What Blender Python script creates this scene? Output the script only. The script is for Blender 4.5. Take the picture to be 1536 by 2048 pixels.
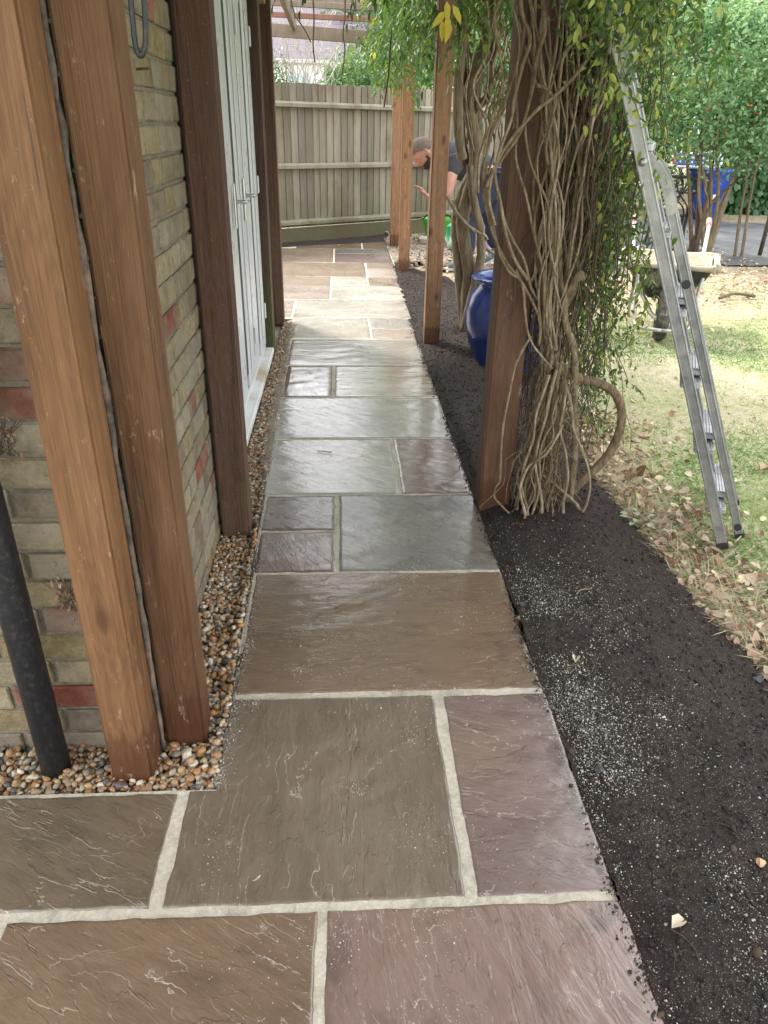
import bpy, bmesh, math, random
import numpy as np
from mathutils import Vector, Matrix, noise

for o in list(bpy.data.objects): bpy.data.objects.remove(o)
S = bpy.context.scene
COL = S.collection
PI = math.pi

# ------------------------------------------------------------------ camera
cd = bpy.data.cameras.new('camera'); cam = bpy.data.objects.new('camera', cd); COL.objects.link(cam)
cd.sensor_fit = 'VERTICAL'; cd.sensor_height = 36.0; cd.lens = 36.0 * 1466 / 2048
cd.clip_start = 0.02; cd.clip_end = 500
cR = Vector((0.99840889, -0.0534222, 0.01804889)); cU = Vector((0.00905908, 0.46788179, 0.88374463)); cF = Vector((0.05565633, 0.88217498, -0.46762129))
M = Matrix((cR, cU, -cF)).transposed().to_4x4(); M.translation = (0.362, -0.934, 1.384)
cam.matrix_world = M
S.camera = cam

# ------------------------------------------------------------------ light
SUN_DIR = Vector((-0.50, 0.62, 0.95)).normalized()      # towards the sun: beyond the far end of the house, left
W = bpy.data.worlds.new('World'); S.world = W; W.use_nodes = True
nt = W.node_tree; nt.nodes.clear()
wo = nt.nodes.new('ShaderNodeOutputWorld'); bg = nt.nodes.new('ShaderNodeBackground')
sky = nt.nodes.new('ShaderNodeTexSky'); sky.sky_type = 'NISHITA'; sky.sun_disc = False
sky.sun_elevation = math.asin(SUN_DIR.z); sky.sun_rotation = math.atan2(SUN_DIR.x, SUN_DIR.y)
sky.dust_density = 3.0; sky.air_density = 1.0
mx = nt.nodes.new('ShaderNodeMix'); mx.data_type = 'RGBA'; mx.inputs['Factor'].default_value = 0.75
nt.links.new(sky.outputs[0], mx.inputs['A']); mx.inputs['B'].default_value = (9.3, 9.3, 9.2, 1)   # thin even cloud
nt.links.new(mx.outputs['Result'], bg.inputs[0]); bg.inputs[1].default_value = 0.15
nt.links.new(bg.outputs[0], wo.inputs[0])
sl = bpy.data.lights.new('sun', 'SUN'); sl.energy = 2.0; sl.angle = math.radians(10); sl.color = (1, 0.96, 0.90)
so = bpy.data.objects.new('sun', sl); COL.objects.link(so); so.rotation_euler = SUN_DIR.to_track_quat('Z', 'Y').to_euler(); so.location = (-6, 8, 12)
vs = S.view_settings; vs.view_transform = 'Standard'; vs.look = 'None'; vs.gamma = 1.0; vs.use_curve_mapping = False
vs.exposure = 1.6
S.cycles.max_bounces = 6; S.cycles.diffuse_bounces = 4; S.cycles.glossy_bounces = 3; S.cycles.transparent_max_bounces = 6
S.cycles.transmission_bounces = 3; S.cycles.sample_clamp_indirect = 6

# ------------------------------------------------------------------ helpers
def tag(o, label=None, cat=None, group=None, kind=None):
    if label: o['label'] = label
    if cat: o['category'] = cat
    if group: o['group'] = group
    if kind: o['kind'] = kind
    return o
def empty(name, loc=(0, 0, 0), label=None, cat=None, group=None, kind=None):
    o = bpy.data.objects.new(name, None); COL.objects.link(o); o.location = loc; o.empty_display_size = 0.1
    return tag(o, label, cat, group, kind)
def mesh_from(name, verts, faces, mat=None, smooth=False):
    me = bpy.data.meshes.new(name)
    v = np.asarray(verts, dtype=np.float32)
    if isinstance(faces, np.ndarray):
        k = faces.shape[1]; n = len(faces)
        me.vertices.add(len(v)); me.vertices.foreach_set('co', v.ravel())
        me.loops.add(n * k); me.loops.foreach_set('vertex_index', faces.astype(np.int32).ravel())
        me.polygons.add(n); me.polygons.foreach_set('loop_start', np.arange(0, n * k, k, dtype=np.int32))
        me.update(calc_edges=True)
    else:
        me.from_pydata([tuple(map(float, a)) for a in v], [], faces); me.update()
    if smooth: me.polygons.foreach_set('use_smooth', np.ones(len(me.polygons), dtype=bool))
    if mat: me.materials.append(mat)
    return me
def add(name, me, parent=None, loc=None, color=None):
    o = bpy.data.objects.new(name, me); COL.objects.link(o)
    if loc is not None: o.location = loc
    if parent:
        o.parent = parent
    if color: o.color = (*color, 1)
    return o
def bm_obj(name, bm, mat=None, parent=None, loc=None, smooth=False, color=None):
    me = bpy.data.meshes.new(name); bm.to_mesh(me); bm.free()
    if mat: me.materials.append(mat)
    if smooth: me.polygons.foreach_set('use_smooth', np.ones(len(me.polygons), dtype=bool))
    return add(name, me, parent, loc, color)
def bm_box(bm, x0, x1, y0, y1, z0, z1, bevel=0.0, seg=1, rot=None, at=None):
    r = bmesh.ops.create_cube(bm, size=1)
    vs_ = r['verts']
    for v in vs_:
        v.co = Vector(((x0 + x1) / 2 + v.co.x * (x1 - x0), (y0 + y1) / 2 + v.co.y * (y1 - y0), (z0 + z1) / 2 + v.co.z * (z1 - z0)))
    if bevel:
        es = list({e for v in vs_ for e in v.link_edges})
        rb = bmesh.ops.bevel(bm, geom=es, offset=bevel, segments=seg, affect='EDGES')
        vs_ = list({v for f in rb['faces'] for v in f.verts} | {v for v in vs_ if v.is_valid})
    if rot is not None:
        bmesh.ops.rotate(bm, verts=vs_, cent=at or (0, 0, 0), matrix=rot)
    return vs_
def box(name, x0, x1, y0, y1, z0, z1, mat, parent=None, bevel=0.003, color=None, seg=1):
    bm = bmesh.new(); bm_box(bm, x0, x1, y0, y1, z0, z1, bevel, seg); return bm_obj(name, bm, mat, parent, color=color)
def beam(name, a, b, w, h, mat, parent=None, bevel=0.003, color=None, up=(0, 0, 1)):
    a = Vector(a); b = Vector(b); d = b - a; L = d.length
    x = d.normalized(); y = Vector(up).cross(x).normalized(); z = x.cross(y)
    bm = bmesh.new(); bm_box(bm, 0, L, -w / 2, w / 2, -h / 2, h / 2, bevel)
    o = bm_obj(name, bm, mat, parent, color=color)
    m = Matrix((x, y, z)).transposed().to_4x4(); m.translation = a; o.matrix_local = m
    return o
def catmull(pts, n):
    P = [np.array(p, float) for p in pts]; P = [2 * P[0] - P[1]] + P + [2 * P[-1] - P[-2]]
    out = []
    for i in range(1, len(P) - 2):
        for k in range(n):
            t = k / n; a, b, c, d = P[i - 1], P[i], P[i + 1], P[i + 2]
            out.append(0.5 * ((2 * b) + (-a + c) * t + (2 * a - 5 * b + 4 * c - d) * t * t + (-a + 3 * b - 3 * c + d) * t ** 3))
    out.append(P[-2]); return np.array(out)
def tube_data(pts, rad, k=7, lump=0.0, rng=None, cap=True):
    pts = np.asarray(pts, float); n = len(pts)
    rad = np.full(n, rad, float) if np.isscalar(rad) else np.interp(np.linspace(0, 1, n), np.linspace(0, 1, len(rad)), rad)
    tan = np.gradient(pts, axis=0); tan /= np.linalg.norm(tan, axis=1)[:, None] + 1e-9
    u = np.cross(tan[0], (0.3, 1, 0.2)); u /= np.linalg.norm(u) + 1e-9
    V = []
    rf = 1.0
    for i in range(n):
        if lump: rf = 1 + lump * 1.6 * (rng.random() - 0.5)
        u = u - tan[i] * (u @ tan[i]); u /= np.linalg.norm(u) + 1e-9
        w = np.cross(tan[i], u)
        for j in range(k):
            a = 2 * PI * j / k
            r = rad[i] * rf * (1 + (lump * (rng.random() - 0.5) * 2 if lump else 0))
            V.append(pts[i] + r * (math.cos(a) * u + math.sin(a) * w))
    F = []
    for i in range(n - 1):
        for j in range(k):
            F.append((i * k + j, i * k + (j + 1) % k, (i + 1) * k + (j + 1) % k, (i + 1) * k + j))
    if cap:
        V.append(pts[0]); V.append(pts[-1]); c0, c1 = n * k, n * k + 1
        for j in range(k):
            F.append((c0, (j + 1) % k, j, j)); F.append((c1, (n - 1) * k + j, (n - 1) * k + (j + 1) % k, (n - 1) * k + j))
    F2 = [f if f[2] != f[3] else f[:3] for f in F]
    F2 = [tuple(dict.fromkeys(f)) for f in F2]
    return V, [f for f in F2 if len(f) > 2]
def tube(name, pts, rad, mat, parent=None, k=7, lump=0.0, rng=None, sub=4, color=None):
    p = catmull(pts, sub) if sub > 1 and len(pts) > 2 else np.array(pts, float)
    V, F = tube_data(p, rad, k, lump, rng or random)
    return add(name, mesh_from(name, V, F, mat, True), parent, color=color)
def tubes(name, lst, mat, parent=None, k=5):
    V, F = [], []
    for pts, r in lst:
        v, f = tube_data(pts, r, k, 0, None, False); o = len(V); V += v; F += [tuple(i + o for i in q) for q in f]
    return add(name, mesh_from(name, V, F, mat, True), parent)
def lathe(name, prof, mat, parent=None, k=32, loc=None):
    V, F = [], []
    for r, z in prof:
        for j in range(k): V.append((r * math.cos(2 * PI * j / k), r * math.sin(2 * PI * j / k), z))
    for i in range(len(prof) - 1):
        for j in range(k): F.append((i * k + j, i * k + (j + 1) % k, (i + 1) * k + (j + 1) % k, (i + 1) * k + j))
    return add(name, mesh_from(name, V, F, mat, True), parent, loc)

def _hash(ix, iy, seed):
    h = (ix.astype(np.int64) * 374761393 + iy.astype(np.int64) * 668265263 + seed * 1442695041) & 0xffffffff
    h = ((h ^ (h >> 13)) * 1274126177) & 0xffffffff
    return ((h ^ (h >> 16)) & 0xffffff) / float(0xffffff)
def vnoise(x, y, seed=0):
    x = np.asarray(x, float); y = np.asarray(y, float)
    ix, iy = np.floor(x), np.floor(y); fx, fy = x - ix, y - iy; fx = fx * fx * (3 - 2 * fx); fy = fy * fy * (3 - 2 * fy)
    a = _hash(ix, iy, seed); b = _hash(ix + 1, iy, seed); c = _hash(ix, iy + 1, seed); d = _hash(ix + 1, iy + 1, seed)
    return (a * (1 - fx) + b * fx) * (1 - fy) + (c * (1 - fx) + d * fx) * fy
def fbm(x, y, seed=0, oct=4):
    s = 0; a = 0.5
    for i in range(oct): s = s + a * vnoise(x * 2 ** i, y * 2 ** i, seed + i * 17); a *= 0.5
    return s
def smooth(e0, e1, x): t = np.clip((x - e0) / (e1 - e0), 0, 1); return t * t * (3 - 2 * t)

LEAF_V = np.array([(0, 0, 0), (0.28, 0.5, 0.10), (0.68, 0.42, 0.06), (1, 0, -0.10), (0.68, -0.42, 0.06), (0.28, -0.5, 0.10)])
LEAF_F = np.array([(0, 5, 4, 3), (0, 3, 2, 1)])
def leaf_arrays(pos, d, up, L, wr=0.45):
    """pos, d, up (N,3); L (N,) -> verts, faces for folded leaves"""
    d = d / (np.linalg.norm(d, axis=1)[:, None] + 1e-9)
    s = np.cross(up, d); s /= np.linalg.norm(s, axis=1)[:, None] + 1e-9; n = np.cross(d, s)
    L = np.broadcast_to(L, (len(pos),)); wr = np.broadcast_to(wr, (len(pos),))
    V = pos[:, None, :] + L[:, None, None] * (LEAF_V[None, :, 0:1] * d[:, None, :] + LEAF_V[None, :, 1:2] * wr[:, None, None] * s[:, None, :] + LEAF_V[None, :, 2:3] * (np.minimum(wr * 2.2, 1.0))[:, None, None] * n[:, None, :])
    F = (np.arange(len(pos)) * 6)[:, None, None] + LEAF_F[None]
    return V.reshape(-1, 3), F.reshape(-1, 4)
def leaves(name, pos, d, up, L, mat, wr=0.45, tint=None, parent=None, rng=None):
    V, F = leaf_arrays(pos, d, up, L, wr)
    me = mesh_from(name, V, F, mat)
    t = (rng.random(len(pos)) if tint is None else tint)
    at = me.attributes.new('tint', 'FLOAT', 'POINT'); at.data.foreach_set('value', np.repeat(t, 6).astype(np.float32))
    return add(name, me, parent)
def rdir(rng, n):
    v = rng.normal(size=(n, 3)); return v / np.linalg.norm(v, axis=1)[:, None]

# ------------------------------------------------------------------ materials
class MT:
    def __init__(s, name, rough=0.7, spec=0.5):
        s.m = bpy.data.materials.new(name); s.m.use_nodes = True; s.nt = s.m.node_tree
        s.b = s.nt.nodes['Principled BSDF']; s.b.inputs['Roughness'].default_value = rough; s.b.inputs['Specular IOR Level'].default_value = spec
    def node(s, t, **kw):
        n = s.nt.nodes.new(t)
        for k, v in kw.items(): setattr(n, k, v)
        return n
    def put(s, sock, v):
        if hasattr(v, 'is_output') or isinstance(v, bpy.types.NodeSocket): s.nt.links.new(v, sock)
        else:
            if isinstance(v, tuple) and len(v) == 3 and sock.type == 'RGBA': v = (*v, 1)
            sock.default_value = v
    def coord(s, kind='Object', scale=(1, 1, 1), rand=0.0, rotz=None):
        c = s.node('ShaderNodeTexCoord').outputs[kind]
        if rand:
            r = s.node('ShaderNodeObjectInfo').outputs['Random']
            ml = s.node('ShaderNodeMath', operation='MULTIPLY'); s.put(ml.inputs[0], r); ml.inputs[1].default_value = rand
            va = s.node('ShaderNodeVectorMath', operation='ADD'); s.put(va.inputs[0], c); s.put(va.inputs[1], ml.outputs[0]); c = va.outputs[0]
            if rotz:
                mr = s.node('ShaderNodeMath', operation='MULTIPLY_ADD'); s.put(mr.inputs[0], r); mr.inputs[1].default_value = rotz[1]; mr.inputs[2].default_value = rotz[0]
                vr = s.node('ShaderNodeVectorRotate', rotation_type='Z_AXIS'); s.put(vr.inputs['Vector'], c); s.put(vr.inputs['Angle'], mr.outputs[0]); c = vr.outputs[0]
        mp = s.node('ShaderNodeMapping'); s.put(mp.inputs[0], c); mp.inputs['Scale'].default_value = scale
        return mp.outputs[0]
    def scale(s, vec, sc):
        mp = s.node('ShaderNodeMapping'); s.put(mp.inputs[0], vec); mp.inputs['Scale'].default_value = sc; return mp.outputs[0]
    def noise(s, vec, scale=5, detail=4, rough=0.55, dist=0.0):
        n = s.node('ShaderNodeTexNoise'); s.put(n.inputs['Vector'], vec); n.inputs['Scale'].default_value = scale
        n.inputs['Detail'].default_value = detail; n.inputs['Roughness'].default_value = rough; n.inputs['Distortion'].default_value = dist
        return n.outputs['Fac']
    def vor(s, vec, scale=5, feature='F1', out='Distance'):
        n = s.node('ShaderNodeTexVoronoi', feature=feature); s.put(n.inputs['Vector'], vec); n.inputs['Scale'].default_value = scale; return n.outputs[out]
    def ramp(s, fac, stops):
        r = s.node('ShaderNodeValToRGB'); s.put(r.inputs[0], fac); e = r.color_ramp.elements
        while len(e) < len(stops): e.new(0.5)
        for el, (p, c) in zip(e, stops):
            el.position = p; el.color = (c, c, c, 1) if not isinstance(c, tuple) else (*c, 1)
        return r.outputs[0]
    def mix(s, fac, a, b, mode='MIX'):
        n = s.node('ShaderNodeMix', data_type='RGBA', blend_type=mode); s.put(n.inputs['Factor'], fac)
        s.put(n.inputs['A'], a); s.put(n.inputs['B'], b); return n.outputs['Result']
    def math(s, op, a, b=0.0, c=0.0):
        n = s.node('ShaderNodeMath', operation=op); s.put(n.inputs[0], a); s.put(n.inputs[1], b)
        if op in ('MULTIPLY_ADD', 'SMOOTH_MIN', 'COMPARE'): s.put(n.inputs[2], c)
        return n.outputs[0]
    def sep(s, vec, ax):
        n = s.node('ShaderNodeSeparateXYZ'); s.put(n.inputs[0], vec); return n.outputs[ax]
    def objcol(s): return s.node('ShaderNodeObjectInfo').outputs['Color']
    def attr(s, name, out='Fac'):
        return s.node('ShaderNodeAttribute', attribute_name=name).outputs[out]
    def bump(s, h, strength=0.5, dist=0.01):
        n = s.node('ShaderNodeBump'); s.put(n.inputs['Height'], h); n.inputs['Strength'].default_value = strength; n.inputs['Distance'].default_value = dist
        if s.b.inputs['Normal'].is_linked: s.nt.links.new(s.b.inputs['Normal'].links[0].from_socket, n.inputs['Normal'])
        s.nt.links.new(n.outputs[0], s.b.inputs['Normal'])
    def col(s, v): s.put(s.b.inputs['Base Color'], v)
    def rough(s, v): s.put(s.b.inputs['Roughness'], v)

def flat_mat(name, c, rough=0.6, var=0.15, scale=20, metal=0.0, bump=0.0, spec=0.5, dirt=None):
    t = MT(name, rough, spec); v = t.coord(rand=5.0)
    n = t.noise(v, scale, 5, 0.6)
    lo = tuple(max(0, x * (1 - var)) for x in c); hi = tuple(min(1, x * (1 + var)) for x in c)
    k = t.ramp(n, [(0.3, lo), (0.7, hi)])
    if dirt:
        dn = t.ramp(t.noise(v, scale * 0.35, 8, 0.7), [(0.5, 0.0), (0.68, 1.0)]); k = t.mix(dn, k, dirt)
    t.col(k); t.b.inputs['Metallic'].default_value = metal
    t.rough(t.math('MULTIPLY_ADD', n, 0.2, rough - 0.1))
    if bump: t.bump(n, bump, 0.004)
    return t.m

def stone_mat():
    t = MT('riven_sandstone', 0.4)
    v = t.coord(rand=40.0, rotz=(-0.1, 1.7))
    big = t.noise(v, 2.2, 3, 0.5); mid = t.noise(t.scale(v, (2.2, 7, 2)), 3.0, 6, 0.62, 0.6); fine = t.noise(t.scale(v, (9, 40, 9)), 4, 4, 0.6)
    base = t.objcol()
    c = t.mix(0.55, base, t.ramp(big, [(0.3, (0.62, 0.6, 0.58)), (0.5, (1, 1, 1)), (0.72, (1.0, 0.94, 0.84))]), 'MULTIPLY')
    c = t.mix(0.6, c, t.ramp(mid, [(0.25, 0.5), (0.5, 0.95), (0.75, 1.0)]), 'MULTIPLY')
    c = t.mix(t.ramp(big, [(0.55, 0.0), (0.8, 0.5)]), c, t.mix(0.5, c, (0.34, 0.25, 0.17)))
    c = t.mix(0.25, c, t.ramp(fine, [(0.3, 0.4), (0.6, 1.0)]), 'MULTIPLY')
    # riven steps: thin delamination edges with pale residue
    s1 = t.math('MULTIPLY', t.noise(t.scale(v, (1.0, 2.6, 1.0)), 2.1, 6, 0.55, 0.3), 13.0); fr = t.math('FRACT', s1)
    edge = t.math('SUBTRACT', 1.0, t.ramp(fr, [(0.0, 0.0), (0.05, 0.85), (0.1, 1.0)]))
    keep = t.ramp(t.noise(v, 6.5, 3, 0.5), [(0.5, 0.0), (0.6, 1.0)])
    em = t.math('MULTIPLY', edge, keep)
    c = t.mix(t.math('MULTIPLY', em, 0.55), c, (0.62, 0.55, 0.46))
    s2 = t.math('MULTIPLY', t.noise(t.scale(v, (0.5, 2.3, 1.0)), 1.2, 6, 0.6, 0.2), 6.0); fr2 = t.math('FRACT', s2); e2 = t.math('SUBTRACT', 1.0, t.ramp(fr2, [(0.0, 0.0), (0.012, 0.9), (0.03, 1.0)]))
    c = t.mix(t.math('MULTIPLY', t.math('MULTIPLY', e2, t.ramp(t.noise(v, 3.3, 3, 0.5), [(0.50, 0.0), (0.58, 1.0)])), 0.5), c, (0.56, 0.49, 0.41))
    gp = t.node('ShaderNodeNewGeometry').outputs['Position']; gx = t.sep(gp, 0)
    spk = t.ramp(t.noise(v, 260, 2, 0.5), [(0.70, 0.0), (0.74, 1.0)])
    spm = t.ramp(t.noise(v, 4.0, 4, 0.6), [(0.45, 0.0), (0.7, 1.0)])
    c = t.mix(t.math('MULTIPLY', t.math('MULTIPLY', spk, spm), 0.6), c, (0.6, 0.55, 0.46))
    drk = t.ramp(t.noise(v, 3.1, 5, 0.65), [(0.62, 0.0), (0.74, 0.45)])
    c = t.mix(drk, c, (0.035, 0.03, 0.027))
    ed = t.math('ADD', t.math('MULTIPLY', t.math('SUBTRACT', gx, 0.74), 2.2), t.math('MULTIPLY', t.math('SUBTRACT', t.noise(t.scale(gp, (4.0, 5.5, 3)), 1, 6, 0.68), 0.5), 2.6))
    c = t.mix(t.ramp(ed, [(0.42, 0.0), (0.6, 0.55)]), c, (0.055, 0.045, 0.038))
    t.col(c)
    wa = t.node('ShaderNodeObjectInfo').outputs['Alpha']
    t.rough(t.math('MULTIPLY', t.ramp(t.noise(v, 2.6, 5, 0.6), [(0.3, 0.24), (0.7, 0.50)]), t.math('MULTIPLY_ADD', wa, 0.55, 0.45)))
    t.bump(t.math('ADD', t.math('FLOOR', s2), t.ramp(fr2, [(0.0, 0.0), (0.03, 1.0)])), 0.5, 0.006)
    step = t.math('ADD', t.math('FLOOR', s1), t.ramp(fr, [(0.0, 0.0), (0.06, 1.0)]))
    t.bump(step, 0.5, 0.004); t.bump(mid, 0.45, 0.01); t.bump(fine, 0.25, 0.003); t.bump(t.noise(v, 120, 4, 0.6), 0.15, 0.002)
    t.put(t.b.inputs['Coat Weight'], t.math('MULTIPLY_ADD', wa, -0.7, 1.0)); t.b.inputs['Coat IOR'].default_value = 1.65; t.b.inputs['Coat Roughness'].default_value = 0.09; cb = t.node('ShaderNodeBump'); t.put(cb.inputs['Height'], mid); cb.inputs['Strength'].default_value = 0.25; cb.inputs['Distance'].default_value = 0.008; t.nt.links.new(cb.outputs[0], t.b.inputs['Coat Normal'])
    return t.m
def wood_mat(name, new=True, algae=False):
    t = MT(name, 0.62 if new else 0.75, 0.35)
    v0 = t.coord(); v = t.coord(rand=30.0)
    warp = t.noise(t.scale(v, (6, 6, 1.2)), 1.0, 3, 0.5)
    kv = t.scale(v, (9, 9, 4.4)); kd = t.vor(kv, 1.0)
    knot = t.ramp(kd, [(0.0, 1.0), (0.09, 0.95), (0.14, 0.45), (0.19, 0.0)])
    ring = t.noise(t.scale(v, (34, 34, 1.3)), 1.0, 5, 0.65, 0.9)
    fib = t.noise(t.scale(v, (230, 230, 5)), 1.0, 4, 0.7)
    pulse = t.math('SINE', t.math('ADD', t.math('MULTIPLY', ring, 34.0), t.math('MULTIPLY', kd, 26.0)))
    base = t.objcol()
    c = t.mix(0.75, base, t.ramp(ring, [(0.28, (0.34, 0.27, 0.22)), (0.5, (0.85, 0.80, 0.76)), (0.68, (1, 1, 1))]), 'MULTIPLY')
    c = t.mix(0.28, c, t.ramp(t.math('MULTIPLY_ADD', pulse, 0.5, 0.5), [(0.2, (0.45, 0.36, 0.3)), (0.8, (1, 1, 1))]), 'MULTIPLY')
    c = t.mix(0.55, c, t.ramp(fib, [(0.3, 0.35), (0.62, 1.0)]), 'MULTIPLY')
    c = t.mix(t.math('MULTIPLY', t.ramp(warp, [(0.45, 0.0), (0.75, 1.0)]), 0.5), c, t.mix(0.5, c, (0.45, 0.24, 0.12) if new else (0.08, 0.06, 0.045)))
    crk = t.ramp(t.noise(t.scale(v, (90, 90, 1.6)), 1.0, 4, 0.6), [(0.70, 0.0), (0.74, 0.85)]); c = t.mix(crk, c, (0.035, 0.02, 0.012))
    c = t.mix(t.math('MULTIPLY', knot, 0.75), c, (0.07, 0.03, 0.015))
    if new:
        z = t.sep(v0, 2); wn = t.noise(t.scale(v, (40, 40, 6)), 1.0, 3, 0.6)
        wet = t.ramp(t.math('ADD', z, t.math('MULTIPLY', wn, -0.12)), [(0.0, 1.0), (0.075, 0.85), (0.10, 0.0)])
        c = t.mix(wet, c, t.mix(0.72, c, (0.07, 0.022, 0.008), 'MIX'))
        scr = t.ramp(t.noise(t.scale(v, (30, 30, 12)), 1.0, 7, 0.78), [(0.60, 0.0), (0.70, 0.5)]); c = t.mix(scr, c, (0.6, 0.48, 0.36))
    if algae:
        z = t.sep(v0, 2); g = t.noise(v, 9, 5, 0.65)
        am = t.ramp(t.math('ADD', t.math('MULTIPLY', z, 0.45), t.math('MULTIPLY', g, 0.9)), [(0.42, 0.85), (0.85, 0.0)])
        c = t.mix(t.math('MULTIPLY', am, t.node('ShaderNodeObjectInfo').outputs['Alpha']), c, (0.085, 0.105, 0.03))
        spk = t.ramp(t.noise(v, 150, 2, 0.5), [(0.68, 0.0), (0.72, 0.5)]); c = t.mix(spk, c, (0.35, 0.28, 0.22))
    t.col(c); t.bump(fib, 0.7, 0.003); t.bump(ring, 0.6, 0.005); t.bump(crk, -0.6, 0.004); t.bump(t.noise(v, 260, 3, 0.7), 0.3, 0.0015)
    return t.m
def brick_mat():
    t = MT('stock_brick', 0.9, 0.2); v = t.coord(rand=20)
    n = t.noise(v, 25, 6, 0.7); b = t.noise(v, 7, 4, 0.6)
    c = t.mix(0.75, t.objcol(), t.ramp(n, [(0.3, 0.35), (0.62, 1.0)]), 'MULTIPLY')
    c = t.mix(t.ramp(b, [(0.42, 0.0), (0.66, 0.7)]), c, (0.27, 0.245, 0.19)); c = t.mix(t.ramp(t.noise(v, 16, 5, 0.7), [(0.55, 0.0), (0.68, 0.5)]), c, (0.09, 0.075, 0.055))
    wv = t.coord('Generated')
    c = t.mix(t.ramp(t.noise(t.node('ShaderNodeNewGeometry').outputs['Position'], 3.2, 5, 0.65), [(0.55, 0.0), (0.75, 0.28)]), c, (0.17, 0.17, 0.06))
    c = t.mix(t.ramp(t.noise(v, 140, 3, 0.6), [(0.6, 0.0), (0.72, 0.5)]), c, (0.05, 0.045, 0.035))
    t.col(c); t.bump(n, 0.9, 0.01); t.bump(t.noise(v, 160, 3, 0.6), 0.6, 0.003); return t.m
def mortar_mat(name, c0, c1, sc=60, bump=0.6):
    t = MT(name, 0.95, 0.15); v = t.node('ShaderNodeNewGeometry').outputs['Position']
    n = t.noise(v, sc, 6, 0.75); g = t.noise(v, sc * 6, 3, 0.7); b = t.noise(v, 4, 4, 0.6)
    c = t.ramp(n, [(0.3, c0), (0.65, c1)]); c = t.mix(0.6, c, t.ramp(g, [(0.3, 0.45), (0.6, 1.0)]), 'MULTIPLY')
    c = t.mix(0.4, c, t.ramp(b, [(0.35, 0.6), (0.6, 1.0)]), 'MULTIPLY')
    c = t.mix(t.ramp(t.noise(v, 11, 6, 0.7), [(0.5, 0.0), (0.68, 0.45)]), c, (0.13, 0.11, 0.085)); t.col(c); t.bump(g, bump, 0.003); t.bump(n, bump, 0.005); return t.m
def soil_mat():
    t = MT('dark_compost', 0.9, 0.25); v = t.node('ShaderNodeNewGeometry').outputs['Position']
    n = t.noise(v, 45, 8, 0.75); g = t.noise(v, 260, 4, 0.7); b = t.noise(v, 3.0, 4, 0.6)
    c = t.ramp(n, [(0.3, (0.020, 0.015, 0.012)), (0.7, (0.076, 0.056, 0.046))])
    c = t.mix(t.ramp(b, [(0.4, 0.0), (0.62, 0.6)]), c, (0.05, 0.034, 0.03))
    c = t.mix(0.7, c, t.ramp(g, [(0.3, 0.25), (0.65, 1.0)]), 'MULTIPLY')
    # pale grit trodden in near the paving
    x = t.sep(v, 0); y = t.sep(v, 1)
    near = t.math('MULTIPLY', t.ramp(t.math('SUBTRACT', x, 0.9), [(0.0, 1.0), (0.38, 0.55), (0.7, 0.15)]), t.ramp(t.math('MULTIPLY', y, 0.5), [(0.4, 1.0), (0.62, 0.25)]))
    gm = t.math('MULTIPLY', near, t.ramp(t.noise(v, 5.0, 5, 0.65), [(0.38, 0.0), (0.62, 1.0)]))
    th = t.math('ADD', t.noise(v, 330, 2, 0.5), t.math('MULTIPLY', gm, 0.06))
    c = t.mix(t.ramp(th, [(0.665, 0.0), (0.70, 0.8)]), c, (0.33, 0.31, 0.27))
    t.col(c); t.bump(g, 0.8, 0.004); t.bump(n, 0.9, 0.012); return t.m
def lawn_mat():
    t = MT('patchy_lawn', 0.95, 0.1); v = t.node('ShaderNodeNewGeometry').outputs['Position']
    b = t.noise(v, 0.9, 5, 0.65); n = t.noise(v, 18, 6, 0.7); g = t.noise(t.scale(v, (180, 90, 90)), 1, 3, 0.7)
    c = t.ramp(b, [(0.33, (0.54, 0.48, 0.36)), (0.5, (0.46, 0.45, 0.27)), (0.66, (0.27, 0.34, 0.14))])
    c = t.mix(0.5, c, t.ramp(n, [(0.3, 0.4), (0.65, 1.0)]), 'MULTIPLY'); c = t.mix(0.5, c, t.ramp(g, [(0.35, 0.45), (0.6, 1.0)]), 'MULTIPLY')
    y = t.sep(v, 1); far = t.ramp(t.math('MULTIPLY', t.math('ADD', y, t.math('MULTIPLY', b, 1.5)), 0.1), [(0.52, 0.0), (0.68, 0.85)])
    c = t.mix(far, c, t.ramp(n, [(0.3, (0.15, 0.115, 0.08)), (0.55, (0.36, 0.29, 0.21)), (0.75, (0.58, 0.5, 0.4))]))
    t.col(c); t.bump(n, 0.8, 0.02); t.bump(g, 0.6, 0.006); return t.m
def leaf_mat(name, stops, rough=0.45, trans=0.35):
    t = MT(name, rough, 0.5); a = t.attr('tint')
    c = t.ramp(a, stops); t.col(c)
    tr = t.node('ShaderNodeBsdfTranslucent'); c2 = t.mix(1.0, c, (1.0, 1.0, 0.55), 'MULTIPLY'); g = t.node('ShaderNodeGamma'); t.put(g.inputs[0], c2); g.inputs[1].default_value = 0.8
    t.put(tr.inputs[0], g.outputs[0])
    ms = t.node('ShaderNodeMixShader'); ms.inputs[0].default_value = trans
    t.nt.links.new(t.b.outputs[0], ms.inputs[1]); t.nt.links.new(tr.outputs[0], ms.inputs[2])
    t.nt.links.new(ms.outputs[0], t.nt.nodes['Material Output'].inputs[0]); return t.m
def tint_mat(name, stops, rough=0.6, bump=0.0, noise_amt=0.5, nscale=60):
    t = MT(name, rough, 0.4); a = t.attr('tint'); c = t.ramp(a, stops); v = t.coord()
    n = t.noise(v, nscale, 5, 0.65)
    c = t.mix(noise_amt, c, t.ramp(n, [(0.3, 0.45), (0.6, 1.0)]), 'MULTIPLY'); t.col(c)
    if bump: t.bump(n, bump, 0.003)
    return t.m
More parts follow.
